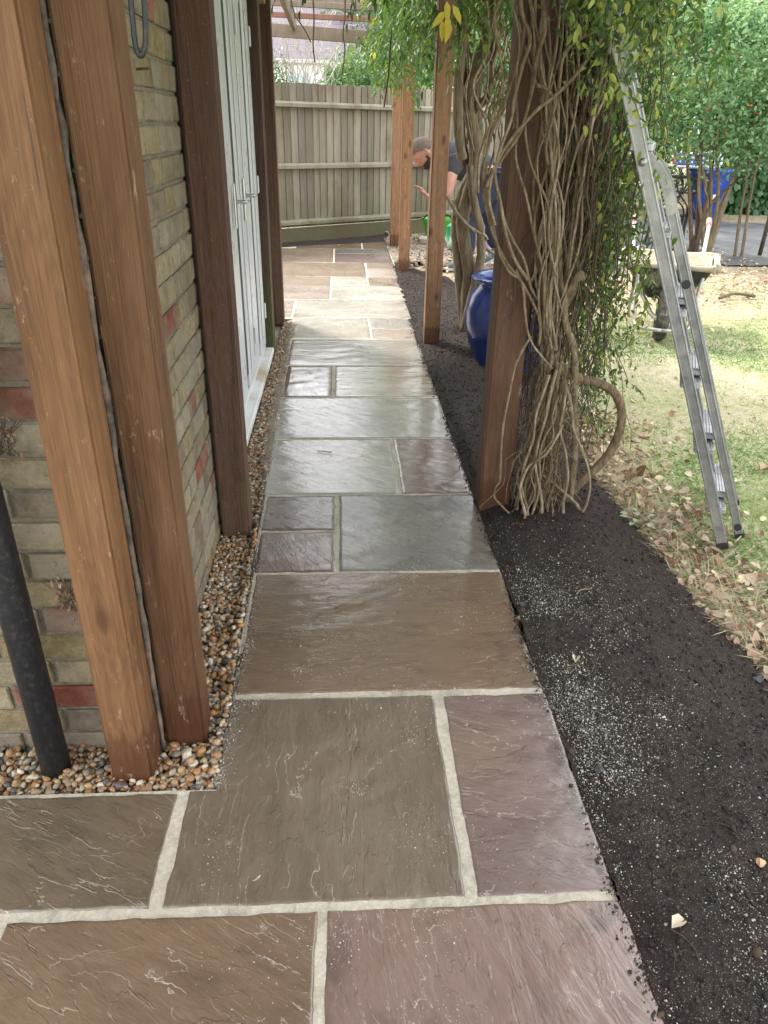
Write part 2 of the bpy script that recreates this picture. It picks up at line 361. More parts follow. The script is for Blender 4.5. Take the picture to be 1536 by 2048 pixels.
def bark_mat(name, c0, c1, c2, sc=(70, 70, 12), bump=0.6):
    t = MT(name, 0.8, 0.3); v = t.coord(rand=9)
    n = t.noise(t.scale(v, sc), 1, 6, 0.7, 0.5); b = t.noise(v, 9, 4, 0.6); g = t.noise(v, 190, 3, 0.6)
    c = t.ramp(n, [(0.28, c0), (0.5, c1), (0.72, c2)]); c = t.mix(t.ramp(b, [(0.45, 0.0), (0.7, 0.5)]), c, tuple(x * 0.55 for x in c1))
    c = t.mix(0.4, c, t.ramp(g, [(0.3, 0.5), (0.6, 1.0)]), 'MULTIPLY'); c = t.mix(1.0, c, t.ramp(t.node('ShaderNodeObjectInfo').outputs['Random'], [(0.0, (0.62, 0.55, 0.48)), (0.5, (0.92, 0.9, 0.85)), (1.0, (1.0, 1.0, 1.0))]), 'MULTIPLY')
    t.col(c); t.bump(n, bump, 0.006); return t.m
def board_mat():
    t = MT('weathered_board', 0.85, 0.2); v0 = t.coord(); v = t.coord(rand=30)
    n = t.noise(t.scale(v, (40, 40, 2.2)), 1, 6, 0.7, 0.4); f = t.noise(t.scale(v, (300, 300, 8)), 1, 3, 0.6)
    wp = t.node('ShaderNodeNewGeometry').outputs['Position']; b = t.noise(t.scale(wp, (1.4, 1.4, 0.7)), 1, 5, 0.65)
    c = t.mix(0.7, t.objcol(), t.ramp(n, [(0.25, 0.45), (0.5, 0.85), (0.75, 1.0)]), 'MULTIPLY')
    c = t.mix(0.4, c, t.ramp(f, [(0.3, 0.5), (0.6, 1.0)]), 'MULTIPLY')
    c = t.mix(t.ramp(b, [(0.48, 0.0), (0.62, 0.6)]), c, (0.12, 0.085, 0.06))
    z = t.sep(wp, 2); al = t.ramp(t.math('SUBTRACT', t.noise(t.scale(wp, (5, 5, 2)), 1, 5, 0.65), t.math('MULTIPLY', z, 0.28)), [(0.27, 0.0), (0.60, 0.5)])
    c = t.mix(al, c, (0.11, 0.13, 0.05))
    t.col(c); t.bump(f, 0.3, 0.002); t.bump(n, 0.5, 0.004); return t.m

STONE = stone_mat(); WOOD = wood_mat('new_timber'); OLDWOOD = wood_mat('stained_old_timber', False, True)
BRICK = brick_mat(); BOARD = board_mat()
WALLMORTAR = mortar_mat('wall_mortar', (0.17, 0.15, 0.11), (0.32, 0.29, 0.22))
JOINT = mortar_mat('pale_joint_mortar', (0.46, 0.41, 0.33), (0.72, 0.66, 0.55), 90)
SAND = mortar_mat('sandy_bedding', (0.28, 0.24, 0.18), (0.52, 0.46, 0.37), 70, 0.9)
SOIL = soil_mat(); LAWN = lawn_mat()
PEBBLE = tint_mat('flint_pebble', [(0.0, (0.40, 0.20, 0.08)), (0.22, (0.30, 0.17, 0.09)), (0.42, (0.46, 0.32, 0.18)), (0.54, (0.075, 0.075, 0.08)), (0.66, (0.22, 0.19, 0.16)), (0.82, (0.50, 0.40, 0.27)), (1.0, (0.60, 0.53, 0.44))], 0.42, 0.2, 0.55, 120)
UPVC = flat_mat('white_upvc', (0.60, 0.62, 0.635), 0.3, 0.03, 8)
GASKET = flat_mat('black_gasket', (0.02, 0.02, 0.025), 0.5)
METAL = flat_mat('brushed_metal', (0.55, 0.55, 0.54), 0.35, 0.1, 40, 0.9)
ALU = None
BLACKPL = flat_mat('black_plastic', (0.015, 0.016, 0.019), 0.5, 0.4, 260, dirt=(0.05, 0.05, 0.05))
IRON = flat_mat('dark_cast_metal', (0.05, 0.045, 0.042), 0.5, 0.3, 30, 0.3)
WISTERIA = leaf_mat('wisteria_leaf', [(0.0, (0.03, 0.085, 0.02)), (0.5, (0.06, 0.15, 0.025)), (0.9, (0.13, 0.24, 0.035)), (0.96, (0.42, 0.40, 0.05)), (1.0, (0.6, 0.5, 0.06))])
JASMINE = leaf_mat('jasmine_leaf', [(0.0, (0.03, 0.07, 0.02)), (0.6, (0.08, 0.16, 0.04)), (0.85, (0.20, 0.28, 0.06)), (1.0, (0.42, 0.44, 0.10))])
ROSE = leaf_mat('rose_leaf', [(0.0, (0.09, 0.20, 0.09)), (0.6, (0.20, 0.36, 0.18)), (0.92, (0.36, 0.50, 0.26)), (1.0, (0.55, 0.52, 0.14))])
SHRUB = leaf_mat('shrub_leaf', [(0.0, (0.05, 0.12, 0.05)), (0.6, (0.11, 0.22, 0.09)), (1.0, (0.24, 0.38, 0.13))])
IVY = leaf_mat('ivy_leaf', [(0.0, (0.025, 0.08, 0.03)), (0.7, (0.06, 0.16, 0.055)), (1.0, (0.14, 0.26, 0.08))], 0.35)
DRYLEAF = leaf_mat('dry_leaf', [(0.0, (0.12, 0.08, 0.055)), (0.25, (0.30, 0.16, 0.10)), (0.5, (0.42, 0.30, 0.21)), (0.85, (0.62, 0.53, 0.41)), (1.0, (0.64, 0.54, 0.30))], 0.7, 0.15)
GRASS = leaf_mat('grass_blade', [(0.0, (0.16, 0.29, 0.08)), (0.45, (0.28, 0.38, 0.13)), (0.6, (0.5, 0.48, 0.28)), (1.0, (0.64, 0.58, 0.42))], 0.6, 0.3)
STRAW = leaf_mat('dry_straw', [(0.0, (0.32, 0.25, 0.15)), (1.0, (0.62, 0.54, 0.38))], 0.7, 0.2)
VINE = bark_mat('vine_bark', (0.09, 0.065, 0.04), (0.27, 0.21, 0.14), (0.50, 0.43, 0.31), (60, 60, 25), 0.9)
TRUNK = bark_mat('wisteria_trunk_bark', (0.09, 0.07, 0.05), (0.23, 0.185, 0.125), (0.38, 0.33, 0.23), (50, 50, 8))
TWIG = bark_mat('dark_twig', (0.05, 0.035, 0.025), (0.12, 0.085, 0.06), (0.22, 0.17, 0.12))

# ================================================================== SETTING
def grid_sheet(name, xs, ys, zf, mat, parent=None, keep=None, kind=None):
    X, Y = np.meshgrid(xs, ys); Z = zf(X, Y); nx, ny = len(xs), len(ys)
    V = np.stack([X, Y, Z], -1).reshape(-1, 3)
    i, j = np.meshgrid(np.arange(nx - 1), np.arange(ny - 1)); a = (j * nx + i).ravel()
    F = np.stack([a, a + 1, a + nx + 1, a + nx], 1)
    if keep is not None:
        cx = (X[:-1, :-1] + X[1:, 1:]).ravel() / 2; cy = (Y[:-1, :-1] + Y[1:, 1:]).ravel() / 2
        F = F[keep(cx, cy)]
        used = np.unique(F); mp = np.zeros(len(V), int); mp[used] = np.arange(len(used)); V = V[used]; F = mp[F]
    o = add(name, mesh_from(name, V, F, mat, True), parent)
    if kind: o['kind'] = kind
    return o
def soil_edge(Y):      # right-hand limit of the planting bed
    Y = np.asarray(Y, float)
    return np.interp(Y, [-1.5, 0.0, 0.7, 1.1, 1.7, 2.1, 3.0, 4.0, 5.5, 7.0, 7.6], [2.05, 1.78, 1.60, 1.56, 1.54, 1.54, 1.62, 1.74, 1.72, 1.52, 1.15]) + 0.06 * (fbm(Y * 5, Y * 0 + 3.3, 5) - 0.5) + 0.03 * (vnoise(Y * 22, Y * 0, 8) - .5)
def lawn_z(X, Y):
    near = (X > -1.2) & (X < soil_edge(Y) + 0.02) & (Y < 9.9)
    base = -0.035 + 0.03 * (fbm(X * 1.3, Y * 1.3, 2) - 0.5) + 0.02 * (fbm(X * 9, Y * 9, 4) - 0.5)
    return np.where(near, -0.09, base)
xs = np.concatenate([np.array([-80, -40, -20, -10, -6, -3]), np.arange(-1.3, 1.3, 0.2), np.arange(1.3, 4.0, 0.04), np.arange(4.0, 9.0, 0.15), np.array([9.5, 11, 14, 20, 40, 80])])
ys = np.concatenate([np.array([-80, -40, -20, -8, -4, -2]), np.arange(-1.4, 6.0, 0.04), np.arange(6, 14, 0.12), np.array([15, 18, 25, 40, 80, 120])])
tag(grid_sheet('lawn', xs, ys, lawn_z, LAWN), kind='structure')

def soil_z(X, Y):
    e = soil_edge(Y); d = np.minimum(e - X, 1.0)
    z = -0.012 - 0.02 * smooth(0.06, 0.0, X - 0.92) + 0.05 * smooth(0.0, 0.35, d) * (0.5 + fbm(X * 2.2, Y * 2.2, 11))
    z += 0.035 * np.exp(-(((X - 1.25) / 0.3) ** 2 + ((Y - 1.25) / 0.5) ** 2)) - 0.02
    z += 0.024 * (fbm(X * 11, Y * 11, 12) - 0.5) + 0.009 * (fbm(X * 60, Y * 60, 13, 3) - 0.5)
    return z - 0.09 * smooth(0.02, -0.05, d)
def soil_keep(x, y): return (x < soil_edge(y) + 0.05) & (y < 7.75)
bed = empty('soil_bed', kind='structure')
xs = np.arange(0.93, 2.15, 0.010); ys = np.concatenate([np.arange(-1.5, 2.6, 0.010), np.arange(2.6, 7.9, 0.014)])
xs[0] = 0.915
grid_sheet('compost', xs, ys, soil_z, SOIL, bed, soil_keep)
rng = np.random.default_rng(3)
# loose crumbs of compost and pale grit: stuff
def scatter_lumps(name, pts, size, mats, tint, parent, rng, flat=0.7):
    bm = bmesh.new(); bmesh.ops.create_icosphere(bm, subdivisions=1, radius=1.0)
    bv = np.array([v.co[:] for v in bm.verts]); bf = np.array([[v.index for v in f.verts] for f in bm.faces]); bm.free()
    n = len(pts); q = rng.normal(size=(n, 3, 3)); Q = np.linalg.qr(q)[0]
    sc = np.stack([rng.uniform(0.7, 1.3, n), rng.uniform(0.6, 1.1, n), rng.uniform(0.45, flat + 0.2, n)], 1)
    V = np.einsum('nij,nvj->nvi', Q, bv[None] * sc[:, None, :]) * (1 + 0.25 * (rng.random((n, len(bv), 1)) - .5)) * size[:, None, None] + pts[:, None, :]
    F = (np.arange(n) * len(bv))[:, None, None] + bf[None]
    me = mesh_from(name, V.reshape(-1, 3), F.reshape(-1, 3), mats)
    at = me.attributes.new('tint', 'FLOAT', 'POINT'); at.data.foreach_set('value', np.repeat(tint, len(bv)).astype(np.float32))
    return add(name, me, parent)
n = 24000; x = 0.925 + rng.random(n) ** 1.2 * 1.0; y = -1.1 + rng.random(n) ** 1.3 * 8.6; k = x < soil_edge(y) - 0.01; x, y = x[k], y[k]
CRUMB = tint_mat('compost_crumb', [(0.0, (0.012, 0.01, 0.009)), (0.8, (0.05, 0.038, 0.032)), (1.0, (0.09, 0.06, 0.04))], 0.9, 0.4)
ex = 0.918 - np.abs(rng.normal(0, 0.014, 2200)); ey = rng.uniform(-0.5, 5.0, 2200); ek = fbm(ey * 4, ey * 0, 61) + 0.2 * rng.random(2200) > 0.5
tag(scatter_lumps('spilt_compost', np.stack([ex, ey, 0 * ex + 0.001], 1)[ek], rng.gamma(2.0, 0.0008, ek.sum()) + 0.0008, CRUMB, rng.random(ek.sum()), bed, rng), kind='stuff')
tag(scatter_lumps('compost_crumbs', np.stack([x, y, soil_z(x, y) + 0.002], 1), rng.gamma(2.0, 0.0011, len(x)) + 0.0012, CRUMB, rng.random(len(x)), bed, rng), kind='stuff')
GRIT = tint_mat('mortar_grit', [(0.0, (0.25, 0.23, 0.2)), (1.0, (0.62, 0.59, 0.52))], 0.9, 0, 0.3)
n = 60000; x = 0.925 + rng.exponential(0.17, n); y = rng.uniform(-0.9, 1.6, n)
dens = smooth(0.36, 0.66, fbm(x * 6, y * 6, 31)) * smooth(1.5, 0.7, y); k = (rng.random(n) < 0.03 + 0.6 * dens) & (x < soil_edge(y) - 0.03); x, y = x[k][:12000], y[k][:12000]
tag(scatter_lumps('mortar_grit', np.stack([x, y, soil_z(x, y) + 0.002], 1), rng.gamma(2.0, 0.0004, len(x)) + 0.0004, GRIT, rng.random(len(x)), bed, rng), kind='stuff')
# fine roots and chips of bark in the compost
lst = []
for i in range(130):
    x0 = rng.uniform(0.97, 1.5); y0 = rng.uniform(-0.7, 2.6); a = rng.uniform(0, 6.28); L = rng.uniform(0.01, 0.07); pts = []
    for t in np.linspace(0, 1, 5):
        xx = x0 + math.cos(a + t * 0.8) * L * t; yy = y0 + math.sin(a + t * 0.8) * L * t; pts.append((xx, yy, float(soil_z(np.array(xx), np.array(yy))) + 0.004))
    lst.append((pts, rng.uniform(0.0005, 0.0014)))
tag(tubes('root_bits', lst, TWIG, bed, 4), kind='stuff')

# ------------------------------------------------------------------ the path: joint bed and sandstone slabs
path = empty('stone_path', kind='structure')
def zbed(X, Y): return -0.0032 + 0.002 * (fbm(X * 40, Y * 40, 21) - 0.5)
def bed_keep(x, y):
    left = np.where(y < 0.30, -1.6, np.where(y < 4.99, np.interp(y, [0.3, 0.62, 2.5, 3.7, 5.0], [0.062, 0.06, 0.02, 0.006, -0.03]), -0.75))
    right = np.interp(y, [-2, 5, 5.6, 6.8, 9.3], [0.918, 0.918, 0.93, 0.965, 0.955])
    return (x > left) & (x < right) & (y < 8.95 + 0.42 * x) & (y > -2)
grid_sheet('joint_mortar', np.arange(-1.6, 1.0, 0.0125), np.arange(-1.9, 9.5, 0.0125), zbed, JOINT, path, bed_keep)
BROWN = (0.182, 0.122, 0.080); DKBR = (0.140, 0.106, 0.072); OLIVE = (0.162, 0.125, 0.092); MAUVE = (0.192, 0.136, 0.122)
PURP = (0.148, 0.106, 0.094); GREY = (0.175, 0.166, 0.148); LGREY = (0.35, 0.335, 0.30); BUFF = (0.44, 0.42, 0.365); PINK = (0.40, 0.335, 0.29); RED = (0.215, 0.140, 0.120); TAN = (0.26, 0.20, 0.15)  # BUFF, PINK and LGREY are lifted: glare and sky sheen put into stone colour
def slab(x0, x1, y0, y1, col, notch=None, poly=None, res=None):
    cy = (y0 + y1) / 2; res = res or (0.009 if cy < 1.3 else 0.014 if cy < 3 else 0.025)
    ox, oy = (x0 + x1) / 2, (y0 + y1) / 2
    xs = list(np.linspace(x0, x1, max(4, int((x1 - x0) / res)))); ys = list(np.linspace(y0, y1, max(4, int((y1 - y0) / res))))
    for e in (0.004, 0.0015): xs += [x0 + e, x1 - e]; ys += [y0 + e, y1 - e]
    if notch: xs += [notch[0], notch[0] + 0.004]; ys += [notch[1], notch[1] - 0.004]
    xs = np.array(sorted(set(xs))); ys = np.array(sorted(set(ys))); sd = int(abs(x0 * 991 + y0 * 577)) % 97 + 3
    X, Y = np.meshgrid(xs, ys)
    d = np.minimum(np.minimum(X - x0, x1 - X), np.minimum(Y - y0, y1 - Y))
    if notch:
        dn = np.maximum(X - notch[0], notch[1] - Y); d = np.minimum(d, dn)
    w = fbm(X * 5 + Y * 2, Y * 14 - X * 5, sd, 5)
    Z = 0.0035 * (np.floor(w * 9) / 9 + 0.4 * w - 0.7) - 0.0045 * np.clip(1 - d / 0.005, 0, 1) ** 2 + (random.Random(sd).random() - 0.5) * 0.002
    fall = np.clip(1 - np.minimum(X - x0, x1 - X) / 0.05, 0, 1); jx = 0.004 * (fbm(Y * 18, Y * 0 + sd, 3) - 0.5) * 2 * fall
    fall = np.clip(1 - np.minimum(Y - y0, y1 - Y) / 0.05, 0, 1); jy = 0.004 * (fbm(X * 18, X * 0 + sd, 6) - 0.5) * 2 * fall
    V = np.stack([X + jx - ox, Y + jy - oy, Z], -1).reshape(-1, 3); nx = len(xs)
    bm = bmesh.new(); bvs = [bm.verts.new(v) for v in V]
    for j in range(len(ys) - 1):
        for i in range(nx - 1):
            cx, cy_ = (xs[i] + xs[i + 1]) / 2, (ys[j] + ys[j + 1]) / 2
            if notch and cx < notch[0] and cy_ > notch[1]: continue
            if poly and cy_ > poly[0] + poly[1] * cx: continue
            bm.faces.new((bvs[j * nx + i], bvs[j * nx + i + 1], bvs[(j + 1) * nx + i + 1], bvs[(j + 1) * nx + i]))
    bmesh.ops.delete(bm, geom=[v for v in bm.verts if not v.link_faces], context='VERTS')
    be = [e for e in bm.edges if len(e.link_faces) == 1]
    r = bmesh.ops.extrude_edge_only(bm, edges=be)
    for v in [g for g in r['geom'] if isinstance(g, bmesh.types.BMVert)]: v.co.z = -0.032
    bmesh.ops.recalc_face_normals(bm, faces=bm.faces)
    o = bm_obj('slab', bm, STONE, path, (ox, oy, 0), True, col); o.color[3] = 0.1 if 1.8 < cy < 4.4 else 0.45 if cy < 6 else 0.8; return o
slab(-1.24, -0.325, -1.24, -0.625, OLIVE, res=.03); slab(-0.30, 0.61, -1.24, -0.625, BROWN, res=.03); slab(0.625, 0.915, -1.24, -0.625, MAUVE, res=.03)
slab(-1.24, -0.322, -0.61, -0.012, BROWN); slab(-0.300, 0.303, -0.61, -0.012, BROWN); slab(0.322, 0.920, -0.61, -0.012, RED)
slab(-1.24, -0.645, 0.008, 0.292, BROWN, res=.02); slab(-0.63, -0.030, 0.008, 0.292, DKBR); slab(-0.004, 0.606, 0.006, 0.603, OLIVE, notch=(0.057, 0.298)); slab(0.630, 0.916, 0.006, 0.600, MAUVE)
slab(0.062, 0.914, 0.622, 1.224, BROWN)
slab(0.050, 0.330, 1.238, 1.522, PURP); slab(0.045, 0.330, 1.536, 1.828, PURP); slab(0.346, 0.914, 1.238, 1.832, GREY)
slab(0.030, 0.601, 1.846, 2.452, LGREY); slab(0.615, 0.912, 1.846, 2.458, MAUVE)
slab(0.020, 0.912, 2.470, 3.078, LGREY)
slab(0.016, 0.303, 3.094, 3.688, PURP); slab(0.321, 0.912, 3.094, 3.700, (0.42, 0.385, 0.33))
slab(0.004, 0.914, 3.712, 4.345, LGREY)
slab(-0.012, 0.575, 4.362, 5.000, BUFF); slab(0.590, 0.918, 4.362, 4.665, PINK); slab(0.590, 0.918, 4.680, 5.000, LGREY)
slab(-0.028, 0.925, 5.016, 5.680, BUFF)
slab(-0.330, -0.044, 5.016, 5.680, PINK)
slab(-0.66, -0.345, 5.016, 5.680, TAN)
slab(-0.70, 0.258, 5.696, 6.30, PINK); slab(-0.70, 0.258, 6.314, 6.80, TAN)
slab(0.275, 0.940, 5.696, 6.33, BUFF); slab(0.275, 0.62, 6.345, 6.80, BUFF); slab(0.635, 0.952, 6.345, 6.80, TAN)
slab(-0.70, 0.625, 6.815, 7.66, TAN); slab(0.645, 0.955, 6.815, 7.30, PINK); slab(0.645, 0.955, 7.315, 7.66, TAN)
slab(-0.70, 0.272, 7.676, 8.70, TAN, poly=(8.90, 0.42)); slab(0.290, 0.955, 7.676, 8.30, PURP); slab(0.290, 0.955, 8.315, 8.70, GREY)
slab(-0.20, 0.625, 8.716, 9.25, BROWN, poly=(8.93, 0.42)); slab(0.645, 0.955, 8.716, 9.32, BROWN, poly=(8.93, 0.42))
# sprinkled jointing sand on the near slabs
n = 30000; cl = rng.random((46, 2)) * (1.0, 2.1) + (-0.05, -0.25); k = rng.integers(0, 46, n)
P = cl[k] + rng.normal(size=(n, 2)) * rng.uniform(0.01, 0.09, (46, 1))[k]
e1 = np.stack([rng.normal(0.07, 0.012, n), rng.uniform(0.3, 1.3, n)], 1); P[: n // 5] = e1[: n // 5]
e2 = np.stack([rng.normal(0.905, 0.008, n), rng.uniform(-0.2, 1.3, n)], 1); P[n // 5: n // 3] = e2[n // 5: n // 3]
m = (rng.random(n) < 0.28) & (P[:, 0] < 0.925) & (P[:, 0] > 0.055); P = P[m]
tag(scatter_lumps('jointing_sand', np.column_stack([P, np.full(len(P), 0.0005)]), rng.gamma(2, 0.00025, len(P)) + 0.0004, GRIT, rng.random(len(P)), path, rng), kind='stuff')

# ------------------------------------------------------------------ gravel strip
gravel = empty('gravel_strip', kind='structure')
def left_edge(y): return np.interp(y, [0.3, 0.62, 2.5, 3.7, 5.0], [0.058, 0.058, 0.02, 0.004, -0.03])
def gz(X, Y): return -0.038 + 0.02 * (fbm(X * 12, Y * 12, 41) - 0.5) + 0.022 * smooth(0.05, 0.0, left_edge(Y) - X) * (Y > 0.35)
def gkeep(x, y): return ((y > 0.285) & (y < 0.50) & (x < 0.062)) | ((y >= 0.49) & (y < 5.0) & (x > -0.21) & (x < left_edge(y) + 0.004))
grid_sheet('gravel_bedding', np.arange(-1.6, 0.08, 0.0125), np.arange(0.28, 5.02, 0.0125), gz, SAND, gravel, gkeep)
bm = bmesh.new(); bmesh.ops.create_icosphere(bm, subdivisions=2, radius=1.0); bv = np.array([v.co[:] for v in bm.verts]); bf = np.array([[v.index for v in f.verts] for f in bm.faces]); bm.free()
variants = []
for i in range(16):
    v = bv * rng.uniform((0.95, 0.7, 0.5), (1.35, 1.0, 0.75)); ax = rng.normal(size=(5, 3)); ax /= np.linalg.norm(ax, axis=1)[:, None]
    for a in ax:
        t = v @ a; v = v - np.maximum(t - 0.62, 0)[:, None] * a * 0.85
    v = v * 0.0098
    me = mesh_from('pebble', v, bf, PEBBLE, True); at = me.attributes.new('tint', 'FLOAT', 'POINT'); at.data.foreach_set('value', np.full(len(v), i / 15, np.float32)); variants.append((me, v))
def pebble_spots(n, y1):
    out = []
    while len(out) < n:
        if rng.random() < (0.4 if y1 < 1.2 else 0.0): x, y = rng.uniform(-0.56, 0.055), rng.uniform(0.298, 0.465)
        else: y = rng.uniform(0.3, y1); x = rng.uniform(-0.108 if y < 1.6 else -0.10, float(left_edge(y)) - 0.002 - (0.03 if y > 2 else 0.008))
        out.append((x, y))
    return np.array(out)
def place(pts, lift):
    grid = {}; res = []
    for x, y in pts:
        k = (int(x / 0.014), int(y / 0.014)); c = grid.get(k, 0)
        if c >= 2: continue
        grid[k] = c + 1; res.append((x, y, float(gz(np.array(x), np.array(y))) + lift + 0.009 * c))
    return res
top = place(pebble_spots(520, 1.1), 0.020)[:300]
for x, y, z in top:
    me, _ = variants[rng.integers(0, 16)]; o = add('pebble', me, gravel, (x, y, z))
    o.rotation_euler = (rng.uniform(-0.5, 0.5), rng.uniform(-0.5, 0.5), rng.uniform(0, 6.28)); s = rng.uniform(0.75, 1.35); o.scale = (s, s, s)
rest = place(np.concatenate([pebble_spots(3800, 1.15), pebble_spots(3600, 2.2), pebble_spots(3400, 4.95)]), 0.006)
VV, FF, TT = [], [], []
for x, y, z in rest:
    i = rng.integers(0, 16); a = rng.uniform(0, 6.28); s = rng.uniform(0.55, 1.1); v = variants[i][1] * s; c, sn = math.cos(a), math.sin(a); tl = rng.uniform(-0.4, 0.4)
    v = v @ np.array([[c, sn, 0], [-sn, c, 0], [0, 0, 1]]) @ np.array([[1, 0, 0], [0, math.cos(tl), math.sin(tl)], [0, -math.sin(tl), math.cos(tl)]]) + (x, y, z)
    FF.append(bf + 42 * len(VV)); VV.append(v); TT.append(np.full(42, i / 15))
me = mesh_from('pebbles', np.concatenate(VV), np.concatenate(FF), PEBBLE, True); at = me.attributes.new('tint', 'FLOAT', 'POINT'); at.data.foreach_set('value', np.concatenate(TT).astype(np.float32))
tag(add('loose_pebbles', me, gravel), kind='stuff')
# crumbly mortar haunch between slabs and gravel
h = grid_sheet('mortar_haunch', np.linspace(0, 1, 14), np.arange(0.32, 4.98, 0.012), lambda X, Y: 0 * X, SAND, gravel)
n = len(h.data.vertices); a = np.zeros(n * 3, np.float32); h.data.vertices.foreach_get('co', a); a = a.reshape(-1, 3); t = a[:, 0].copy(); yy = a[:, 1]
wd = 0.014 + 0.042 * smooth(1.5, 2.6, yy) + 0.02 * (vnoise(yy * 30, yy * 0, 3) - 0.3); le = left_edge(yy)
a[:, 0] = le - wd + t * wd + 0.004; a[:, 2] = -0.036 + 0.034 * t ** 0.6 + 0.006 * (fbm(a[:, 0] * 90, yy * 90, 9) - 0.5); h.data.vertices.foreach_set('co', a.ravel()); h.data.update()
n = 2600; y = rng.uniform(0.3, 4.9, n); x = left_edge(y) - np.abs(rng.normal(0, 0.012, n)) + 0.006
tag(scatter_lumps('mortar_crumbs', np.stack([x, y, -0.006 - 0.5 * (left_edge(y) - x)], 1), rng.gamma(2, 0.0009, n) + 0.001, GRIT, rng.random(n) * .6, gravel, rng), kind='stuff')

# ------------------------------------------------------------------ the house
house = empty('brick_house', (-0.11, 0.47, -0.05), 'low house of yellow and red stock brick beside the paved path', 'house')
HO = Vector(house.location)
def hpart(o): o.location = Vector(o.location) - HO; return o
YB = [(0.30, 0.235, 0.125), (0.30, 0.245, 0.155), (0.34, 0.275, 0.17), (0.25, 0.205, 0.14), (0.32, 0.275, 0.20), (0.24, 0.19, 0.14)]; RB = [(0.27, 0.09, 0.06), (0.23, 0.10, 0.07), (0.20, 0.11, 0.085)]
frontwall = hpart(box('front_wall', -7.0, -0.119, 0.478, 0.60, -0.06, 2.55, WALLMORTAR, house, 0)); sidewall = hpart(box('side_wall', -0.25, -0.1175, 0.60, 1.56, -0.06, 2.55, WALLMORTAR, house, 0))
def mk_brick_mesh(L, D=0.10, H=0.065):
    out = []
    for s in range(3):
        bm = bmesh.new(); bm_box(bm, 0, L, 0, D, 0, H, 0.0035)
        for v in bm.verts: v.co += Vector((rng.normal() * 0.0008, rng.normal() * 0.001, rng.normal() * 0.001))
        me = bpy.data.meshes.new('brick'); bm.to_mesh(me); bm.free(); me.materials.append(BRICK); out.append(me)
    return out
BS = mk_brick_mesh(0.215); BH = mk_brick_mesh(0.1025)
def brick(me, loc, rz, parent, red):
    o = add('brick', me, parent, Vector(loc)); o.rotation_euler = (rng.normal() * 0.004, rng.normal() * 0.004, rz + rng.normal() * 0.006)
    c = RB[rng.integers(0, 3)] if red else YB[rng.integers(0, 6)]; k = rng.uniform(0.8, 1.15); o.color = (c[0] * k, c[1] * k, c[2] * k, 1); return o
for c in range(24):
    z = -0.045 + c * 0.075
    x = -0.11 - (0.0 if c % 2 else 0.1125); k = 0
    if c % 2 == 0: brick(BH[c % 3], (-0.11 - 0.1025, 0.470, z), 0, frontwall, rng.random() < 0.3)
    while x > -0.95 and k < 5:
        brick(BS[rng.integers(0, 3)], (x - 0.215, 0.470 + rng.normal() * 0.001, z), 0, frontwall, rng.random() < 0.24); x -= 0.225; k += 1
    # side face in Flemish bond, faces towards +x
    y = 0.572 if c % 2 else 0.582; st = c % 2
    while y < 1.50:
        L = 0.215 if st else 0.1025
        cut = min(1.0, (1.562 - y) / L)
        bk_ = brick((BS if st else BH)[rng.integers(0, 3)], (-0.11 + rng.normal() * 0.001, y, z), PI / 2, sidewall, rng.random() < (0.06 if st else 0.2)); bk_.scale.x = cut; y += L + 0.01; st = 1 - st
tb = MT('far_brickwork', 0.9, 0.2)      # walls outside the picture
vv = tb.node('ShaderNodeNewGeometry').outputs['Position']; bt = tb.node('ShaderNodeTexBrick'); vr = tb.node('ShaderNodeVectorRotate', rotation_type='X_AXIS'); tb.put(vr.inputs['Vector'], vv); vr.inputs['Angle'].default_value = -PI / 2
tb.put(bt.inputs['Vector'], vr.outputs[0]); bt.inputs['Scale'].default_value = 1.0; bt.inputs['Brick Width'].default_value = 0.225; bt.inputs['Row Height'].default_value = 0.075; bt.inputs['Mortar Size'].default_value = 0.005
bt.inputs['Color1'].default_value = (0.4, 0.33, 0.19, 1); bt.inputs['Color2'].default_value = (0.3, 0.16, 0.1, 1); bt.inputs['Mortar'].default_value = (0.3, 0.27, 0.21, 1); tb.col(bt.outputs['Color'])
hpart(box('upper_wall', -0.26, -0.112, 0.60, 5.0, 2.06, 2.6, tb.m, house, 0)); hpart(box('end_wall', -7.0, -0.26, 4.85, 5.0, -0.06, 2.6, tb.m, house, 0))
hpart(box('wall_pier', -0.45, -0.19, 4.04, 4.848, -0.06, 2.058, WALLMORTAR, house, 0))
ROOF = flat_mat('roof_tile', (0.13, 0.07, 0.055), 0.85, 0.3, 12, bump=.5)
bm = bmesh.new(); V = [bm.verts.new(v) for v in ((0.10, 0.2, 2.60), (0.10, 5.25, 2.60), (-3.4, 5.25, 4.0), (-3.4, 0.2, 4.0), (-7.2, 0.2, 2.6), (-7.2, 5.25, 2.6))]
bm.faces.new((V[0], V[1], V[2], V[3])); bm.faces.new((V[3], V[2], V[5], V[4])); bm.faces.new((V[1], V[5], V[2])); bm.faces.new((V[0], V[3], V[4])); bm.faces.new((V[0], V[4], V[5], V[1])); bmesh.ops.recalc_face_normals(bm, faces=bm.faces)
hpart(bm_obj('roof', bm, ROOF, house))
